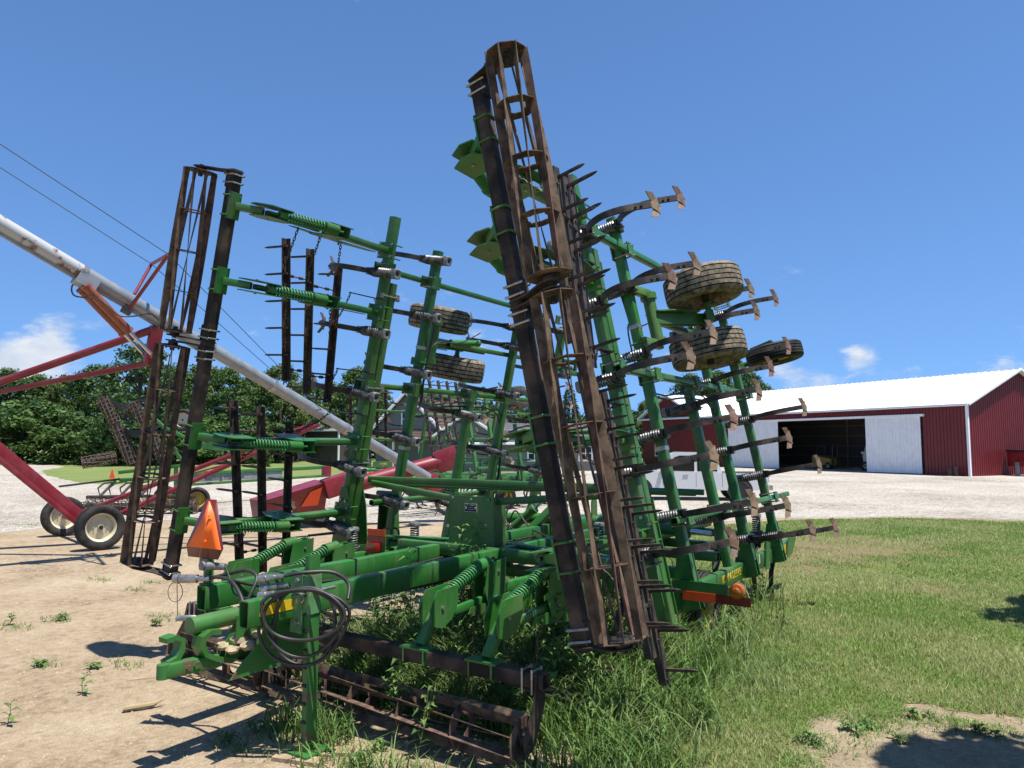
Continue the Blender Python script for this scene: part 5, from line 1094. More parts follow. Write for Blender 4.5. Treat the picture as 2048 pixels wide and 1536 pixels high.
def roof_slope(parent, base, along, L, dv, m, rows=12, name='shingle_course'):
    base = V(base); along = V(along).normalized(); n = dv.cross(along).normalized(); n = n if n.z > 0 else -n
    for k in range(rows):
        a = base + dv * (k / rows); c = base + dv * ((k + 1) / rows); b = MB()
        p = [a + n * .05, a + along * L + n * .05, c + along * L + n * .02, c + n * .02]; b.add(p + [q - n * .07 for q in p], [(0, 1, 2, 3), (4, 7, 6, 5), (0, 4, 5, 1), (0, 3, 7, 4), (1, 5, 6, 2), (2, 6, 7, 3)]); part(name, b, m, parent, None, 20)
def house_a():
    c = D(752, 888, 62); c.z = 0; r = V((math.cos(HEAD - .35), math.sin(HEAD - .35), 0)); back = V((-r.y, r.x, 0)); up = V((0, 0, 1))
    t = thing('grey_house', 'grey house with steep brown shingle roof seen through the left wing', 'house', c + r * 3)
    W_, E, RZ, DP = 6.0, 3.6, 6.5, 9.0
    def top(z): return (0, W_) if z < E else (W_ / 2 * (z - E) / (RZ - E), W_ - W_ / 2 * (z - E) / (RZ - E))
    siding_wall(c, r, W_, RZ, 'siding', t, -back, top); siding_wall(c, back, DP, E, 'siding', t, -r)
    for s_ in (0, 1):
        dv = r * (W_ / 2 + .4) * (1 if not s_ else -1) + up * (RZ - E + .4); base = c + r * (-.4 if not s_ else W_ + .4) + up * (E - .35) - back * .4
        roof_slope(t, base, back, DP + .8, dv, 'shingle'); b = MB(); b.beam(base - back * .05, base + dv - back * .05, .08, .26, up); part('rake_trim', b, 'white_paint', t)
    window(t, frame(c + r * 3 - back * .06 + up * 4.3, r, up), .9, 1.3)
    # lower wing to the right with its own gable
    c2 = c + r * W_ - back * .8
    W2, E2, R2 = 5.6, 2.9, 4.6
    def top2(z): return (0, W2) if z < E2 else (W2 / 2 * (z - E2) / (R2 - E2), W2 - W2 / 2 * (z - E2) / (R2 - E2))
    siding_wall(c2, r, W2, R2, 'siding', t, -back, top2)
    for s_ in (0, 1):
        dv = r * (W2 / 2 + .4) * (1 if not s_ else -1) + up * (R2 - E2 + .3); base = c2 + r * (-.4 if not s_ else W2 + .4) + up * (E2 - .3) - back * .3
        roof_slope(t, base, back, 8, dv, 'shingle', 9); b = MB(); b.beam(base - back * .05, base + dv - back * .05, .08, .22, up); part('rake_trim', b, 'white_paint', t)
    window(t, frame(c2 + r * 2.2 - back * .06 + up * 1.7, r, up), .9, 1.4)
    dv = -back * 2.2 * -1 + up * .9; roof_slope(t, c + r * .2 - back * 2.2 + up * 2.4, r, W_ - .5, back * 2.2 + up * 1.0, 'shingle', 5, 'porch_course')
    for x in (.4, 2.8, 5.2): b = MB(); b.box((0, 0, 1.2), (.14, .14, 2.4)); put('porch_post', b.mesh('porch_post', 'white_paint'), Matrix.Translation(c + r * x - back * 2.0), t)
house_a()
def house_b():
    c = D(945, 888, 58); c.z = 0; r = V((math.cos(HEAD + .12), math.sin(HEAD + .12), 0)); back = V((-r.y, r.x, 0)); up = V((0, 0, 1)); L = 12.5; E = 2.35; RZ = 3.9; DP = 7.0
    t = thing('ranch_house', 'low grey-sided ranch house with white eaves behind the fold tower', 'house', c + r * 6)
    siding_wall(c, r, L, E, 'siding', t, -back, step=.18)
    def top(z): return (0, DP) if z < E else (DP / 2 * (z - E) / (RZ - E), DP - DP / 2 * (z - E) / (RZ - E))
    siding_wall(c + r * L, back, DP, RZ, 'siding', t, r, top, step=.18)
    roof_slope(t, c - r * .4 - back * .45 + up * (E - .1), r, L + .8, back * (DP / 2 + .45) + up * (RZ - E + .15), 'shingle_grey', 10); roof_slope(t, c - r * .4 + back * (DP + .45) + up * (E - .1), r, L + .8, -back * (DP / 2 + .45) + up * (RZ - E + .15), 'shingle_grey', 6)
    b = MB(); b.beam(c - r * .4 - back * .48 + up * (E - .12), c + r * (L + .4) - back * .48 + up * (E - .12), .06, .2); part('fascia', b, 'white_paint', t)
    for x in (1.6, 5.0, 9.2): window(t, frame(c + r * x - back * .06 + up * 1.45, r, up), 1.0, 1.1)
    b = MB(); b.box((0, 0, 0), (1.0, 2.1, .08)); part('door', b, 'white_paint', t, frame(c + r * 7.2 - back * .05 + up * 1.07, r, up))
house_b()
def shed():
    a = D(588, 888, 95); a.z = 0; e = D(678, 888, 92); e.z = 0; r = (e - a).normalized(); back = V((-r.y, r.x, 0)); up = V((0, 0, 1)); L = (e - a).length; H = 4.0
    t = thing('brown_shed', 'brown metal shed with low grey roof beyond the lawn', 'shed', (a + e) / 2)
    rib_wall(a, r, up, L, H, 'shed_brown', t, rib=.4, step=1.0, n_in=back); rib_wall(e, back, up, 7, H, 'shed_brown', t, rib=.4, step=1.75, n_in=-r)
    for p in (a, e): b = MB(); b.beam(p - back * .08, p - back * .08 + up * H, .2, .2, r); part('corner_trim', b, 'white_paint', t)
    rib_wall(a - r * .3 - back * .4 + up * (H - .05), r, (back * 4 + up * .9).normalized(), L + .6, 4.1, 'shed_roof', t, 'roof_sheet', rib=.6, step=2, n_in=-up)
    b = MB(); b.beam(a - back * .42 - r * .3 + up * (H - .1), e - back * .42 + r * .3 + up * (H - .1), .06, .2); part('fascia', b, 'white_paint', t)
shed()

# ================================================================== pickup truck
def truck():
    p = G(1372, 998); fx = V((-math.cos(HEAD - .12), -math.sin(HEAD - .12), 0)); left = V((fx.y, -fx.x, 0))   # fx = the way it faces (picture left)
    sdn = V((math.sin(HEAD - .12), -math.cos(HEAD - .12), 0))      # towards the viewer
    F = frame(p, fx, -sdn if fx.cross(-sdn).z > 0 else sdn); t = thing('pickup_truck', 'white crew cab pickup truck parked on the gravel behind the right wing', 'truck', p, 0)
    hw = .98; b = MB()
    prof = [(-3.0, .62), (-3.02, 1.05), (-1.35, 1.08), (-1.2, 1.10), (1.05, 1.12), (1.25, 1.14), (2.55, 1.05), (2.78, .95), (2.82, .55), (2.4, .40), (-2.6, .42)]
    b.loft([[V((x, y * (.97 if k else 1), z)) for x, z in prof] for k, y in ((0, -hw), (0, hw))]); part('body', b, 'truck_white', t, F)
    cab = [(-1.30, 1.08), (-1.05, 1.72), (-.85, 1.86), (.35, 1.88), (.62, 1.80), (1.25, 1.13)]; b = MB()
    b.loft([[V((x, y, z)) for x, z in cab] for y in (-.90, .90)]); cb = part('cab', b, 'truck_white', t, F)
    for s_ in (-1, 1):
        for w in ([(-1.12, 1.14), (-.92, 1.70), (-.35, 1.74), (-.35, 1.14)], [(-.24, 1.14), (-.24, 1.75), (.32, 1.75), (.52, 1.68), (1.02, 1.16)]):
            b = MB(); b.plate(w, (0, s_ * .90, 0), (1, 0, 0), (0, 0, 1), .02); part('side_window', b, 'glass_dark', cb, F)
        for x in (-.95, .0): b = MB(); b.beam((x, s_ * .995, 1.0), (x + .2, s_ * .995, 1.0), .03, .035); part('door_handle', b, 'chrome', t, F)
        for x in (-1.28, -.29, .98): b = MB(); b.box((x, s_ * hw, .82), (.012, .006, .56)); part('door_gap', b, 'decal_black', t, F)
        b = MB(); b.box((1.0, s_ * 1.12, 1.22), (.12, .22, .2)); part('mirror', b, 'black_iron', t, F)
        for x in (-1.95, 1.85):
            b = MB(); b.cyl((x, s_ * (hw - .25), .42), (x, s_ * (hw + .004), .42), .47, 24); part('wheel_arch', b, 'decal_black', t, F); add_wheel(F @ T(x, s_ * .86, .40) @ Matrix.Rotation(math.pi / 2, 4, 'Z'), t, .80, .27, 'tyre', 'cast_grey', 'wheel', .6)
    b = MB(); b.plate([(.66, 1.78), (1.20, 1.16)], (0, 0, 0), (1, 0, 0), (0, 0, 1), 1.5) if False else b.add([V((.68, -.78, 1.785)), V((.68, .78, 1.785)), V((1.22, .80, 1.17)), V((1.22, -.80, 1.17)), V((.66, -.78, 1.77)), V((.66, .78, 1.77)), V((1.2, .80, 1.15)), V((1.2, -.80, 1.15))], [(0, 1, 2, 3), (4, 7, 6, 5), (0, 4, 5, 1), (1, 5, 6, 2), (2, 6, 7, 3), (3, 7, 4, 0)]); part('windscreen', b, 'glass_dark', cb, F)
    b = MB(); b.box((-2.15, 0, 1.075), (1.55, 1.6, .02)); part('bed_liner', b, 'black_iron', t, F)
    for s_ in (-1, 1):
        b = MB(); b.box((2.76, s_ * .72, .88), (.12, .36, .2)); part('headlight', b, 'decal_grey', t, F); b = MB(); b.box((-3.01, s_ * .88, .9), (.04, .14, .3)); part('tail_light', b, 'red_lens', t, F)
    b = MB(); b.beam((2.86, -.95, .5), (2.86, .95, .5), .14, .2); part('bumper', b, 'chrome', t, F); b = MB(); b.beam((-3.1, -.95, .52), (-3.1, .95, .52), .14, .18); part('bumper', b, 'chrome', t, F)
truck()
def grain_cart():
    p = G(2052, 952); t = thing('utility_trailer', 'small red and white trailer at the right edge beside the barn gable', 'trailer', p); r = V((math.cos(HEAD), math.sin(HEAD), 0)); F = frame(p, r, V((-r.y, r.x, 0)))
    b = MB(); b.box((.9, 0, 1.15), (3.0, 1.8, 1.0)); part('body', b, 'auger_red', t, F); b = MB(); b.box((.9, 0, 1.72), (3.1, 1.9, .16)); part('lid', b, 'black_iron', t, F)
    for x in (.0, 1.6): add_wheel(F @ T(x, -.8, .35) @ Matrix.Rotation(math.pi / 2, 4, 'Z'), t, .7, .22, 'tyre', 'cream', 'wheel')
    b = MB(); b.box((-.7, -.2, .5), (.2, .2, .9)); part('jack', b, 'galvanised', t, F)
grain_cart()

# ================================================================== grain auger
def auger():
    t0 = D(0, 447, 11.9); t1 = D(855, 955, 19.4); d = (t1 - t0).normalized()
    def on(px_):            # point of the tube axis seen at picture column px_
        lo, hi = -9.0, (t1 - t0).length + 1
        for _ in range(60):
            m = (lo + hi) / 2; p = t0 + d * m; q = p - V((0, 0, CAMH)); x = 1024 + 1450 * q.dot(_r) / q.dot(_f)
            if x < px_: lo = m
            else: hi = m
        return t0 + d * lo
    dep = lambda p: (p - V((0, 0, CAMH))).dot(_f)
    w1 = G(198, 1100); w2 = G(125, 1072); ax = (w1 - w2).normalized(); c = (w1 + w2) / 2
    t = thing('grain_auger', 'long galvanised grain auger with dark red undercarriage slanting across the left', 'auger', c)
    up0 = t0 - d * 7.0; j = on(165); R = .132
    b = MB(); b.cyl(up0, j, R, 28); part('auger_tube', b, 'galv_rust', t, label='rust-streaked upper length of the auger tube')
    b = MB(); b.cyl(j, t1, R, 28); tb = part('auger_tube', b, 'galvanised', t)
    pd = ax.cross(d).normalized(); pd = pd if pd.z > 0 else -pd
    b = MB(); b.beam(up0 - pd * .10, on(430) - pd * .10, .15, .09, ax); part('trough', b, 'galvanised', t)
    for x in (165, 420, 545, 690): p = on(x); b = MB(); b.cyl(p - d * .05, p + d * .05, R + .012, 28); part('tube_band', b, 'zinc', t)
    b = MB(); b.beam(up0 + pd * .128, t1 + pd * .128, .014, .014, ax); part('tube_seam', b, 'zinc', t)
    # undercarriage
    def rod(a, c_, r, m='auger_red', name='brace_tube'): b = MB(); b.cyl(a, c_, r, 14); return part(name, b, m, t)
    z = V((0, 0, .47)); a1 = w1 + z; a2 = w2 + z; bk = on(640) - pd * .28
    rod(a1 - ax * .45, bk + ax * .15, .055); rod(a2 + ax * .45, bk - ax * .15, .055); rod(a1 - ax * .1, a2 + ax * .1, .06, name='axle')
    mid = a1.lerp(bk, .5); rod(a2.lerp(bk, .35), a1.lerp(bk, .62), .02)
    J = D(-120, 806, 14.3)
    for s_ in (.38,):
        st = a1.lerp(a2, s_); b = MB(); b.beam(st, J, .30, .14, ax, .01); b.beam(st + V((0, 0, -.16)) + ax * .1, J + V((0, 0, -.16)) + ax * .1, .10, .10, ax, .01); part('frame_leg', b, 'auger_red', t)
    k1 = on(322) - pd * .16; k2 = D(300, 726, dep(k1)); b = MB(); b.beam(k1, k2, .22, .16, ax, .01); part('frame_post', b, 'auger_red', t)
    rod(J, k1 - pd * .05, .075); b = MB(); b.beam(J, k2, .10, .10, ax, .01); part('brace_tube', b, 'auger_red', t)
    p0 = on(178) - pd * .22
    for s_ in (-.17, .15):
        q = p0 + ax * s_; e = k2 + V((0, 0, .12)) + ax * s_ * 1.1; cylinder(t, q, e, .078, .63, None, 'cyl_orange', 'chrome'); b = MB(); b.cyl(e - ax * .06, e + ax * .06, .06, 12); part('rod_end', b, 'cyl_orange', t)
    b = MB(); b.box((0, 0, 0), (.35, .3, .22)); put('mount', b.mesh('mount', 'galvanised'), frame(on(178) - pd * .12, d, ax), t)
    hose(t, [p0 + pd * .05 - ax * .2, p0 - d * .12 - ax * .25, p0 - pd * .15 - ax * .25, D(200, 600, dep(p0) - .25), D(236, 630, dep(p0) - .2), D(270, 632, dep(p0)), D(303, 628, dep(on(303)) - .25), D(325, 650, dep(on(320)) - .25)], .014)
    # truss bracket and its two cables
    g0 = on(262); dg = dep(g0); n1 = D(337, 509, dg - .9); n0 = D(259, 617, dg - .18); f1 = D(303, 528, dg + .55); f0 = D(269, 588, dg + .15)
    rod(n0, n1, .032, name='truss_leg'); rod(f0, f1, .03, name='truss_leg'); rod(f1, n1, .032, name='truss_bar')
    b = MB(); b.box((0, 0, 0), (.16, .12, .12)); put('truss_clamp', b.mesh('truss_clamp', 'black_iron'), frame(D(253, 621, dg - .1), d, ax), t)
    e = on(640) + pd * .05
    for tip, lp in ((n1, (0, 288)), (f1, (0, 335))):
        far = D(*lp, dep(t0) + (-.9 if tip is n1 else .6)); far = far + (far - tip) * .45; rod(far, tip, .0065, 'black_iron', 'truss_cable'); rod(tip, e + (ax * .1 if tip is n1 else -ax * .1), .0065, 'black_iron', 'truss_cable')
    for w_, nm in ((a1, 0), (a2, 1)):
        M = frame(w_, ax, V((0, 0, 1)).cross(ax)); add_wheel(M, t, .94, .27, 'tyre', 'cream', 'wheel', .60)
    # swing hopper at the intake
    h0 = D(520, 1002, 18.2); h1 = D(652, 978, 19.2); r = (h1 - h0).normalized(); bk_ = V((-r.y, r.x, 0)); F = frame(V((h0.x, h0.y, 0)), V((r.x, r.y, 0)), bk_); L = (h1 - h0).length; zb = .22
    b = MB(); b.loft([[V((0, y, zb)) if k < 2 else V((0, y, zb + .55)) for k, y in enumerate((.15, .55, .95, -.15))], [V((L, y, zb + .1)) if k < 2 else V((L, y, zb + 1.0)) for k, y in enumerate((.15, .55, .95, -.15))]]); hp = part('hopper', b, 'auger_red', t, F)
    b = MB(); b.add([V((L * .60, -.03, zb + .36)), V((L * .86, -.03, zb + .38)), V((L * .9, -.16, zb + .86)), V((L * .72, -.13, zb + .74))], [(0, 1, 2, 3)]); part('repaint_patch', b, 'orange_tape', hp, F)
    b = MB(); b.beam(h1 - r * .05, D(700, 962, 19.5), .55, .5); b.beam(h1 + V((0, 0, .35)), h1 + V((0, 0, .6)), .2, .2, r); part('hopper_neck', b, 'auger_red', t)
    b = MB(); b.cyl(D(690, 975, 19.5), D(885, 922, 20.5), .21, 20); part('transfer_tube', b, 'auger_red', t)
    b = MB(); b.beam(D(872, 926, 20.5), D(915, 912, 20.6), .5, .62); part('transfer_head', b, 'auger_red', t)
    b = MB(); b.beam(D(850, 955, 19.6), D(865, 985, 19.7), .5, .5); part('intake_boot', b, 'auger_red', t)
    for x, dp in ((540, 18.6), (640, 19.4)): M = frame(V((D(x, 1020, dp).x, D(x, 1020, dp).y, .25)), bk_, V((r.x, r.y, 0))); add_wheel(M, t, .5, .18, 'tyre', 'cream', 'wheel', .55)
auger()

# ================================================================== rolling harrow behind the auger
def cage(t, a, c, R, n=9, rings=8, teeth=True):
    a = V(a); c = V(c); d = (c - a); L = d.length; d.normalize(); x, y = perp(d); b = MB()
    b.cyl(a, c, R * .6, 10); o = part('roller', b, 'black_iron', t)
    for k in range(n):
        an = 2 * math.pi * k / n; pts = []; q = MB()
        for i in range(17):
            s_ = i / 16; aa = an + s_ * .7; rr = R * (1.0 if i % 2 else 1.14) if teeth else R; pts.append(a + d * (L * s_) + x * (rr * math.cos(aa)) + y * (rr * math.sin(aa)))
        q.sweep(pts, .014, 4); part('blade', q, 'rust', o)
    for k in range(rings):
        p = a + d * (L * k / (rings - 1)); q = MB(); q.torus(p, d, R * .86, .016, 14, 4); q.beam(p - x * R * .86, p + x * R * .86, .03, .012, d, .003); part('ring', q, 'rust', o)
def harrow():
    g = G(300, 1015); t = thing('rolling_harrow', 'green rolling harrow with upright rusty spiked rollers parked behind the auger wheels', 'harrow', g)
    dp = 26.0; q = lambda x, y, o=0: D(x, y, dp + o)
    for a, c in (((203, 797), (232, 846)), ((230, 851), (266, 927)), ((266, 806), (293, 855)), ((298, 862), (328, 922))): cage(t, q(*a), q(*c), .185)
    cage(t, q(164, 926, 1), q(232, 913, 1.6), .20); 
    e0 = G(172, 1030); e0.z = .25; e1 = G(275, 1030); e1.z = .25; cage(t, e0, e1, .22); e2 = e0 + V((1.0, 1.2, 0)); e3 = e1 + V((1.2, 1.2, 0)); cage(t, e2, e3, .22)
    def bar(a, c, w=.09, m='green', n='frame_tube'): b = MB(); b.beam(a, c, w, w, r=.01); part(n, b, m, t)
    for a, c in (((240, 808), (258, 850)), ((250, 862), (283, 925)), ((222, 830), (300, 825)), ((240, 862), (300, 858))): bar(q(*a, .2), q(*c, .2), .07, 'harrow_steel')
    b = MB(); b.plate([(-.9, .3), (-.5, .0), (0, -.15), (.5, 0), (.9, .3), (.5, .22), (0, .05), (-.5, .2)], q(248, 812, .1), _r, (0, 0, 1), .04); part('yoke', b, 'black_iron', t); b = MB(); b.plate([(-.9, .3), (-.5, .0), (0, -.15), (.5, 0), (.9, .3), (.5, .22), (0, .05), (-.5, .2)], q(272, 866, .1), _r, (0, 0, 1), .04); part('yoke', b, 'black_iron', t)
    for a, c in (((290, 820), (345, 870)), ((318, 850), (380, 880)), ((340, 890), (375, 935)), ((330, 920), (352, 895)), ((380, 876), (445, 905)), ((238, 945), (375, 930)), ((240, 960), (370, 955)), ((280, 975), (385, 950)), ((352, 930), (352, 985))): bar(q(*a, .6), q(*c, .6), .12)
    b = MB(); b.plate([(-.6, .0), (.2, .25), (.75, -.15), (.3, -.1)], q(418, 895, .5), _r, (0, 0, 1), .06); part('gusset', b, 'green', t)
    # tongue with its name along the pale panel
    a = q(380, 948, .2); c = D(660, 934, 31); bar(a, c, .14, n='tongue'); bar(a + V((0, 0, -.38)), c + V((0, 0, -.36)), .10, n='tongue'); dd = (c - a); dd.normalize(); ez = V((0, 0, 1)); nn = dd.cross(ez).normalized()
    b = MB(); b.beam(a + V((0, 0, -.19)), a.lerp(c, .62) + V((0, 0, -.19)), .06, .24, r=.005); pn = part('name_panel', b, 'galvanised', t)
    F = frame(a.lerp(c, .085) + V((0, 0, -.19)) + nn * .034, dd, (ez - dd * ez.dot(dd)).normalized()); text('Rolling Harrow', .26, F, pn, 'decal_black')
    M = frame(V((G(393, 1024).x, G(393, 1024).y, .40)), V((.8, -.6, 0)), V((.6, .8, 0))); add_wheel(M, t, .80, .30, 'tyre', 'yellow', 'wheel', .62)
    M = frame(V((G(330, 1016).x, G(330, 1016).y, .38)), V((.8, -.6, 0)), V((.6, .8, 0))); add_wheel(M, t, .76, .28, 'tyre', 'yellow', 'wheel', .62)
    M = frame(q(366, 840, .8), V((.75, -.66, 0)), V((.66, .75, 0))); add_wheel(M, t, .82, .30, 'tyre', 'cream', 'wheel', .62); bar(q(330, 850, .7), q(395, 850, .7), .07, 'harrow_steel', 'wheel_arm')
    for i in range(4):
        x = 200 + i * 22; b = MB(); b.strip([q(x, 992), q(x - 4, 976), q(x + 8, 967), q(x + 32, 963)], (0, 0, 1), .06, .05); part('curved_arm', b, 'green', t)
    bar(q(118, 973, -.4), q(240, 958, .2), .07, 'black_iron', 'transport_pole'); b = MB(); b.plate([(-.10, 0), (.10, 0), (.015, .32), (-.015, .32)], q(224, 957, -.3), _r, (0, 0, 1), .02); part('warning_triangle', b, 'orange_tape', t)
    for x in (200, 240, 280): bar(V((G(x, 1018).x, G(x, 1018).y, .45)), q(x + 30, 962, .6), .07, 'harrow_steel')
    bar(e0 + V((0, 0, .3)), e1 + V((0, 0, .3)), .1, 'harrow_steel', 'roller_bar'); bar(e2 + V((0, 0, .3)), e3 + V((0, 0, .3)), .1, 'harrow_steel', 'roller_bar'); bar(e0 + V((0, 0, .3)), e2 + V((0, 0, .3)), .1, 'harrow_steel', 'roller_bar')
harrow()

# ================================================================== second cultivator in the distance
def m_low_shank():
    b = MB(); b.mat(0).strip([(0, -.1, -.1), (0, -.3, -.25), (0, -.35, -.5), (0, -.25, -.72), (0, -.17, -.82)], (1, 0, 0), .055, .03)
    b.mat(1).cyl((0, -.125, .2), (0, -.125, -.06), .05, 7); b.mat(2)
    for s_ in (-1, 1): b.add([V((0, .02, -.86)), V((s_ * .15, -.10, -.85)), V((s_ * .15, -.18, -.83)), V((0, -.08, -.82)), V((0, .02, -.875)), V((s_ * .15, -.10, -.865)), V((s_ * .15, -.18, -.845)), V((0, -.08, -.835))], [(0, 1, 2, 3), (4, 7, 6, 5), (0, 4, 5, 1), (1, 5, 6, 2), (2, 6, 7, 3)])
    return b.mesh('shank', ['shank_steel', 'spring_black', 'sweep_steel'])
def second():
    g = D(960, 888, 26.0); g.z = 0; base = T(g.x, g.y, 0) @ Matrix.Rotation(R_(-10), 4, 'Z') @ T(0, -8.5, 0)
    t = thing('field_cultivator', 'distant green field cultivator folded up, seen between the two wings in front', 'cultivator', g)
    for side in (1, -1):
        S = sec_wing(side, base); k = side
        for y, u0, u1 in [(6.42, .6, 4.4)] + [(a, b_, min(c_, 4.2)) for a, b_, c_ in RANKS]: tube(S, t, (k * u0, y, 0), (k * u1, y, 0), open_=False)
        for u in (4.0, 3.3, 2.4, 1.45): tube(S, t, (k * u, 6.4, -.09), (k * u, 11, -.09), .07, .08, name='cross_tube', open_=False)
        for y, us in SHANKS:
            for u in us:
                if u < 4.3: put('shank', proto('lowshank', m_low_shank), S @ T(k * u, y, 0), t)
        for r in range(5): add_harrow_bar(S, t, (k * 4.15, 4.2 + r * .36, -.45), (k * 1.9, 4.5 + r * .36, -.3), .31)
        for u in (4.0, 3.0, 2.1): b = MB(); b.cyl((k * u, 4.2, -.4), (k * u, 6.0, -.4), .02, 6); part('harrow_link', b, 'harrow_steel', t, S)
        for u in (3.4, 2.4, 1.3): tube(S, t, (k * u, 6.4, 0), (k * u, 4.3, -.2), .08, .08, name='harrow_arm', open_=False)
        for u in (3.95, 3.5): add_wheel(S @ T(k * u, 8.28, -.5), t, .74, .26, 'tyre_grey', 'yellow', 'gauge_wheel')
    S = sec_centre(base)
    for y in (6.46, 7.3, 8.55, 9.45, 10.85):
        tube(S, t, (-2, y, 0), (2, y, 0), open_=False)
        for x in (-1.5, -.7, .3, 1.1, 1.7): put('shank', proto('lowshank', m_low_shank), S @ T(x, y, 0), t)
    for x in (-1, -.4, .4, 1): tube(S, t, (x, 5, .12), (x, 12.5, .12), .1, .14, open_=False)
    for x in (-1.6, 1.6): add_wheel(base @ T(x, 8.2, .38), t, .76, .27, 'tyre', 'yellow', 'transport_wheel')
    tube(base, t, (0, 5.2, 1.0), (0, 4.0, .9), .12, .12, name='rear_hitch', open_=False); b = MB(); b.box((0, 6.5, 1.3), (.6, .2, .7)); part('fold_tower', b, 'green', t, base)
    for x in (-1.4, -.5, .5, 1.4): tube(S, t, (x, 9.0, .05), (x, 9.0, .75), .07, .07, name='mast', open_=False)
    tube(S, t, (-2, 9, .78), (2, 9, .78), .07, .07, name='cross_tube', open_=False)
second()
def planter():
    # small green implement standing on the lawn beyond the left wing
    p = G(765, 950); t = thing('green_implement', 'low green implement with a yellow stripe on the lawn behind the auger', 'implement', p); F = frame(p, _r, V((-_r.y, _r.x, 0)))
    b = MB(); b.box((0, 0, .75), (1.3, .5, .42)); part('toolbox', b, 'green', t, F); b = MB(); b.box((.1, -.254, .80), (.5, .006, .12)); part('stripe_decal', b, 'yellow', t, F)
    for x in (-.8, -.3, .3, .8): b = MB(); b.beam((x, -.1, .6), (x - .1, -.3, .03), .06, .10); part('leg', b, 'green', t, F)
    b = MB(); b.beam((-1.4, 0, .55), (1.4, 0, .55), .12, .12); part('toolbar', b, 'green', t, F)
    for i, (x, z) in enumerate(((1.15, .95), (1.15, .42))): M = F @ T(x, .6, z); add_wheel(M, t, .6, .22, 'tyre', 'yellow', 'wheel')
    b = MB(); b.beam((1.0, .6, .95), (1.0, .3, .55), .05, .05); b.beam((1.0, .6, .42), (1.0, .3, .55), .05, .05); part('wheel_arm', b, 'green', t, F)
planter()
# pale utility posts at the drive
for i, (x, y0, y1) in enumerate(((160, 922, 888), (171, 917, 893))):
    p = G(x, y0); h = (y0 - y1) / 1450 * (p - V((0, 0, 0))).dot(_r.cross(V((0, 0, 1))) * -1) if False else 2.1 - .5 * i
    b = MB(); b.cyl((0, 0, 0), (0, 0, h), .06, 8); put('marker_post', b.mesh('marker_post', 'white_paint'), T(p.x, p.y, 0), None, ('taller' if i == 0 else 'shorter') + ' of two white posts at the bend of the gravel drive', 'post')

# ================================================================== trees
def tree_mesh(seed, H, Wd, base=.18, n_cl=70, n_leaf=95, leaf_s=.30, m='leaf'):
    rs = random.Random(seed); rg = np.random.default_rng(seed)
    tb = MB(); trunk = [V((0, 0, 0)), V((rs.uniform(-.1, .1), rs.uniform(-.1, .1), H * .25)), V((rs.uniform(-.3, .3), rs.uniform(-.3, .3), H * .5)), V((rs.uniform(-.4, .4), rs.uniform(-.4, .4), H * .8))]
    r0 = H * .022; tb.sweep(trunk, [r0, r0 * .8, r0 * .55, r0 * .15], 8); cl = []
    for k in range(n_cl):
        t = base + (1 - base) * rs.random() ** .8; a = rs.uniform(0, 6.283); prof = math.sin(math.pi * min(1, ((t - base) / (1 - base)) * .88 + .12)) ** .62
        rr = Wd / 2 * prof * rs.uniform(.45, 1.0) ** .6; c = V((rr * math.cos(a), rr * math.sin(a), H * t - rs.random() * .3)); cl.append(c)
        if k < 16:
            s_ = trunk[1].lerp(trunk[2], rs.random()) if t < .6 else trunk[2].lerp(trunk[3], rs.random() * .6); m_ = s_.lerp(c, .5) + V((0, 0, H * .03)); tb.sweep([s_, m_, c], [r0 * .35, r0 * .2, r0 * .05], 5)
    N = n_cl * n_leaf; C = np.repeat(np.array([tuple(c) for c in cl]), n_leaf, 0); cs = np.repeat(rg.uniform(.55, 1.15, n_cl), n_leaf) * Wd * .125
    dirs = rg.normal(size=(N, 3)); dirs /= np.linalg.norm(dirs, axis=1)[:, None]; rad = rg.random(N) ** .45
    P = C + dirs * (rad * cs)[:, None] * np.array([1, 1, .72]); P[:, 2] = np.maximum(P[:, 2], H * base * .5)
    nrm = dirs + rg.normal(size=(N, 3)) * .6 + np.array([0, 0, .45]); nrm /= np.linalg.norm(nrm, axis=1)[:, None]
    u = np.cross(nrm, rg.normal(size=(N, 3))); u /= np.linalg.norm(u, axis=1)[:, None]; v = np.cross(nrm, u); s = rg.uniform(.6, 1.35, N)[:, None] * leaf_s * .5
    q = np.stack([P - u * s, P + v * s * .62, P + u * s, P - v * s * .62], 1).reshape(-1, 3)
    me = bpy.data.meshes.new('crown'); me.vertices.add(4 * N); me.vertices.foreach_set('co', q.astype(np.float32).ravel()); me.loops.add(4 * N); me.loops.foreach_set('vertex_index', np.arange(4 * N, dtype=np.int32))
    me.polygons.add(N); me.polygons.foreach_set('loop_start', (np.arange(N) * 4).astype(np.int32)); me.update(calc_edges=True); me.materials.append(MATS[m])
    return tb.mesh('trunk', 'bark'), me
VAR = [tree_mesh(1, 12, 8.5, .12, 80, 100, .34, 'leaf'), tree_mesh(2, 12, 9.5, .10, 90, 95, .34, 'leaf_dark'), tree_mesh(3, 12, 8.0, .16, 75, 95, .32, 'leaf_olive'), tree_mesh(4, 12, 9.0, .10, 85, 95, .34, 'leaf_dark'), tree_mesh(5, 5, 6.5, .02, 55, 90, .28, 'leaf')]
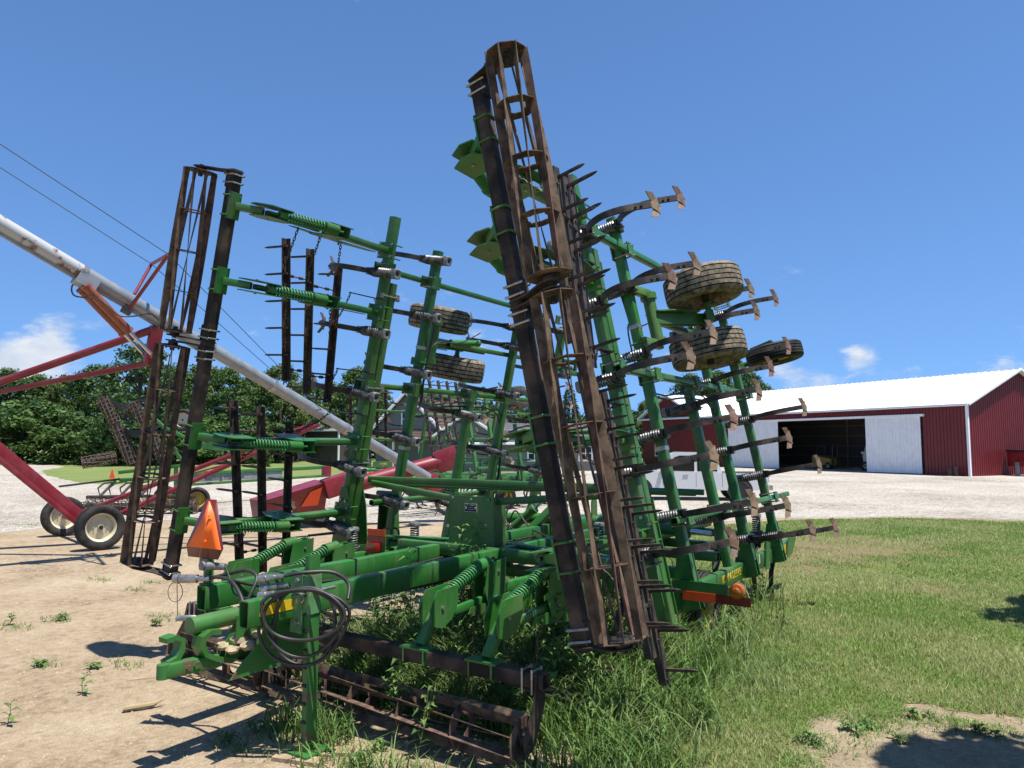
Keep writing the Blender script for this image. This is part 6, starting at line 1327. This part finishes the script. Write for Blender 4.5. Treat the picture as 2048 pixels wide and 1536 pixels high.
def spruce_mesh(seed, H=9, Wd=4.4):
    rg = np.random.default_rng(seed); tb = MB(); tb.sweep([V((0, 0, 0)), V((0, 0, H * .95))], [.16, .02], 8); n = 9000
    t = 1 - rg.random(n) ** .55; tier = .82 + .30 * np.modf(t * 13 + rg.normal(0, .06, n))[0]; R = Wd / 2 * (1 - t) ** .82 * (1.12 - .35 * (tier - .82) / .3) + .08
    a = rg.uniform(0, 6.283, n); a += .25 * np.sin(a * 9); rr = R * rg.random(n) ** .35; P = np.stack([np.cos(a) * rr, np.sin(a) * rr, .25 + t * (H - .3) - .18 * rr], 1)
    d = np.stack([np.cos(a), np.sin(a), rg.uniform(-.6, .1, n)], 1) + rg.normal(0, .35, (n, 3)); d /= np.linalg.norm(d, axis=1)[:, None]; sd = np.cross(d, rg.normal(size=(n, 3))); sd /= np.linalg.norm(sd, axis=1)[:, None]
    L = rg.uniform(.16, .36, n)[:, None]; q = np.stack([P - sd * .05, P + sd * .05, P + d * L + sd * .015, P + d * L - sd * .015], 1).reshape(-1, 3)
    me = bpy.data.meshes.new('crown'); me.from_pydata(q.tolist(), [], np.arange(4 * n).reshape(-1, 4).tolist()); me.materials.append(MATS['needle']); return tb.mesh('trunk', 'bark'), me
def tree(px_, top, dep, var, label, group=None, name='tree', wide=1.0):
    p = D(px_, 888, dep); p.z = 0; h = (888 - top) / 1450 * dep * 1.0 + CAMH; H0 = 12 if var < 4 else 5; k = h / H0
    if var == 9: tm, cm = proto('spruce', lambda: spruce_mesh(3)); k = h / 9
    else: tm, cm = VAR[var]
    M = Matrix.Translation(p) @ Matrix.Rotation(random.uniform(0, 6.28), 4, 'Z') @ Matrix.Diagonal((k * wide, k * wide, k, 1)); t = put(name, None, M, None, label, 'tree', group)
    put('trunk', tm, M, t); put('crown', cm, M, t); return t
def far_wood():
    n = 26000; a = np.radians(RNG.uniform(-47, 12, n)); d = RNG.uniform(112, 124, n); fx, fy = _f.x / math.hypot(_f.x, _f.y), _f.y / math.hypot(_f.x, _f.y)
    x = d * (fx * np.cos(a) + _r.x * np.sin(a)); y = d * (fy * np.cos(a) + _r.y * np.sin(a)); z = RNG.random(n) ** .8 * (8.5 + 3.0 * vnoise(x, y, .12, 4) - 3.2 * np.clip((np.degrees(a) + 14) / 20, 0, 1)); P = np.stack([x, y, z], 1)
    nr = RNG.normal(size=(n, 3)) + np.array([0, 0, .5]); nr /= np.linalg.norm(nr, axis=1)[:, None]; u = np.cross(nr, RNG.normal(size=(n, 3))); u /= np.linalg.norm(u, axis=1)[:, None]; v = np.cross(nr, u); s = RNG.uniform(.25, .6, n)[:, None]
    q = np.stack([P - u * s, P + v * s * .6, P + u * s, P - v * s * .6], 1).reshape(-1, 3); me = bpy.data.meshes.new('far_wood'); me.from_pydata(q.tolist(), [], np.arange(4 * n).reshape(-1, 4).tolist()); me.materials.append(MATS['leaf_dark']); put('far_wood', me, kind='stuff', label='far wood behind the left tree line')
far_wood()
# nearer wood edge on the left
tree(278, 690, 74, 1, 'tall dark oak rising highest above the harrow, behind the red auger arm', wide=1.0)
for i, (x, top, dp, v, w) in enumerate(((-70, 745, 92, 0, 1.1), (5, 742, 90, 3, 1.1), (70, 752, 96, 0, 1.15), (135, 752, 92, 2, 1.1), (190, 735, 88, 3, 1.05), (350, 735, 86, 0, 1.0), (405, 728, 90, 2, .95), (452, 738, 84, 0, .9), (505, 752, 92, 3, 1.0), (558, 728, 88, 2, .9), (612, 762, 94, 0, 1.0), (660, 765, 100, 2, 1.0), (712, 738, 96, 0, .95),
                                         (755, 775, 105, 2, 1.0), (835, 778, 108, 0, 1.0), (900, 790, 110, 3, 1.0))):
    tree(x, top, dp, v, '%s tree, %s from the left in the wood edge behind the auger' % (('fresh green', 'deep green', 'olive green', 'dark green', 'low leafy')[v], ORD[i]), 'trees of the wood edge on the left', wide=w)
for i, (x, top, dp, v, w) in enumerate(((-40, 812, 84, 4, 1.6), (30, 800, 82, 4, 1.6), (100, 815, 84, 4, 1.5), (165, 825, 80, 4, 1.4), (230, 835, 78, 4, 1.4), (300, 840, 76, 4, 1.4), (375, 830, 80, 4, 1.5), (445, 832, 82, 4, 1.5), (520, 838, 84, 4, 1.5), (575, 840, 100, 4, 1.4), (700, 842, 104, 4, 1.4))):
    tree(x, top, dp, v, 'bushy shrub at the foot of the wood edge, %s from the left' % ORD[i], 'shrubs below the wood edge', 'shrub', w)
for i, (x, top, dp, v, w) in enumerate(((1290, 802, 115, 2, .7), (1320, 795, 118, 0, .7), (1385, 752, 118, 3, .9), (1440, 744, 120, 0, .9), (1500, 748, 122, 3, .85), (1530, 772, 125, 0, .9))):
    tree(x, top, dp, v, 'green tree top above the white barn roof, %s from the left there' % ORD[i], 'trees behind the red barn', wide=w)
for i, (x, top, dp, v, w) in enumerate(((985, 812, 90, 0, .9), (1060, 818, 92, 3, .9), (1110, 838, 95, 2, .9), (1200, 850, 100, 0, .9), (1245, 852, 104, 2, .9))):
    tree(x, top, dp, v, 'rounded tree behind the low grey ranch house, %s from the left' % ORD[i], 'trees behind the ranch house', wide=w)
tree(1140, 766, 80, 9, 'single pointed spruce tree behind the right wing basket', name='spruce_tree')
tree(520, 893, 70, 4, 'small round bush on the far lawn left of the shed', name='bush')

# shade tree just right of the view: its shadow reaches the lawn corner
for _p, _k, _l in ((V((2.5, 5.1, 0)), .42, 'nearer young tree outside the right edge, shading the lawn corner'), (V((3.35, 11.7, 0)), .42, 'farther young tree outside the right edge, shading the lawn side')):
    tm, cm = proto('shade', lambda: tree_mesh(9, 12, 8.4, .22, 90, 170, .55, 'leaf')); M = Matrix.Translation(_p) @ Matrix.Diagonal((_k, _k, .58, 1)); _t = put('shade_tree', None, M, None, _l, 'tree', 'young trees beyond the right edge')
    put('trunk', tm, M, _t); put('crown', cm, M, _t)
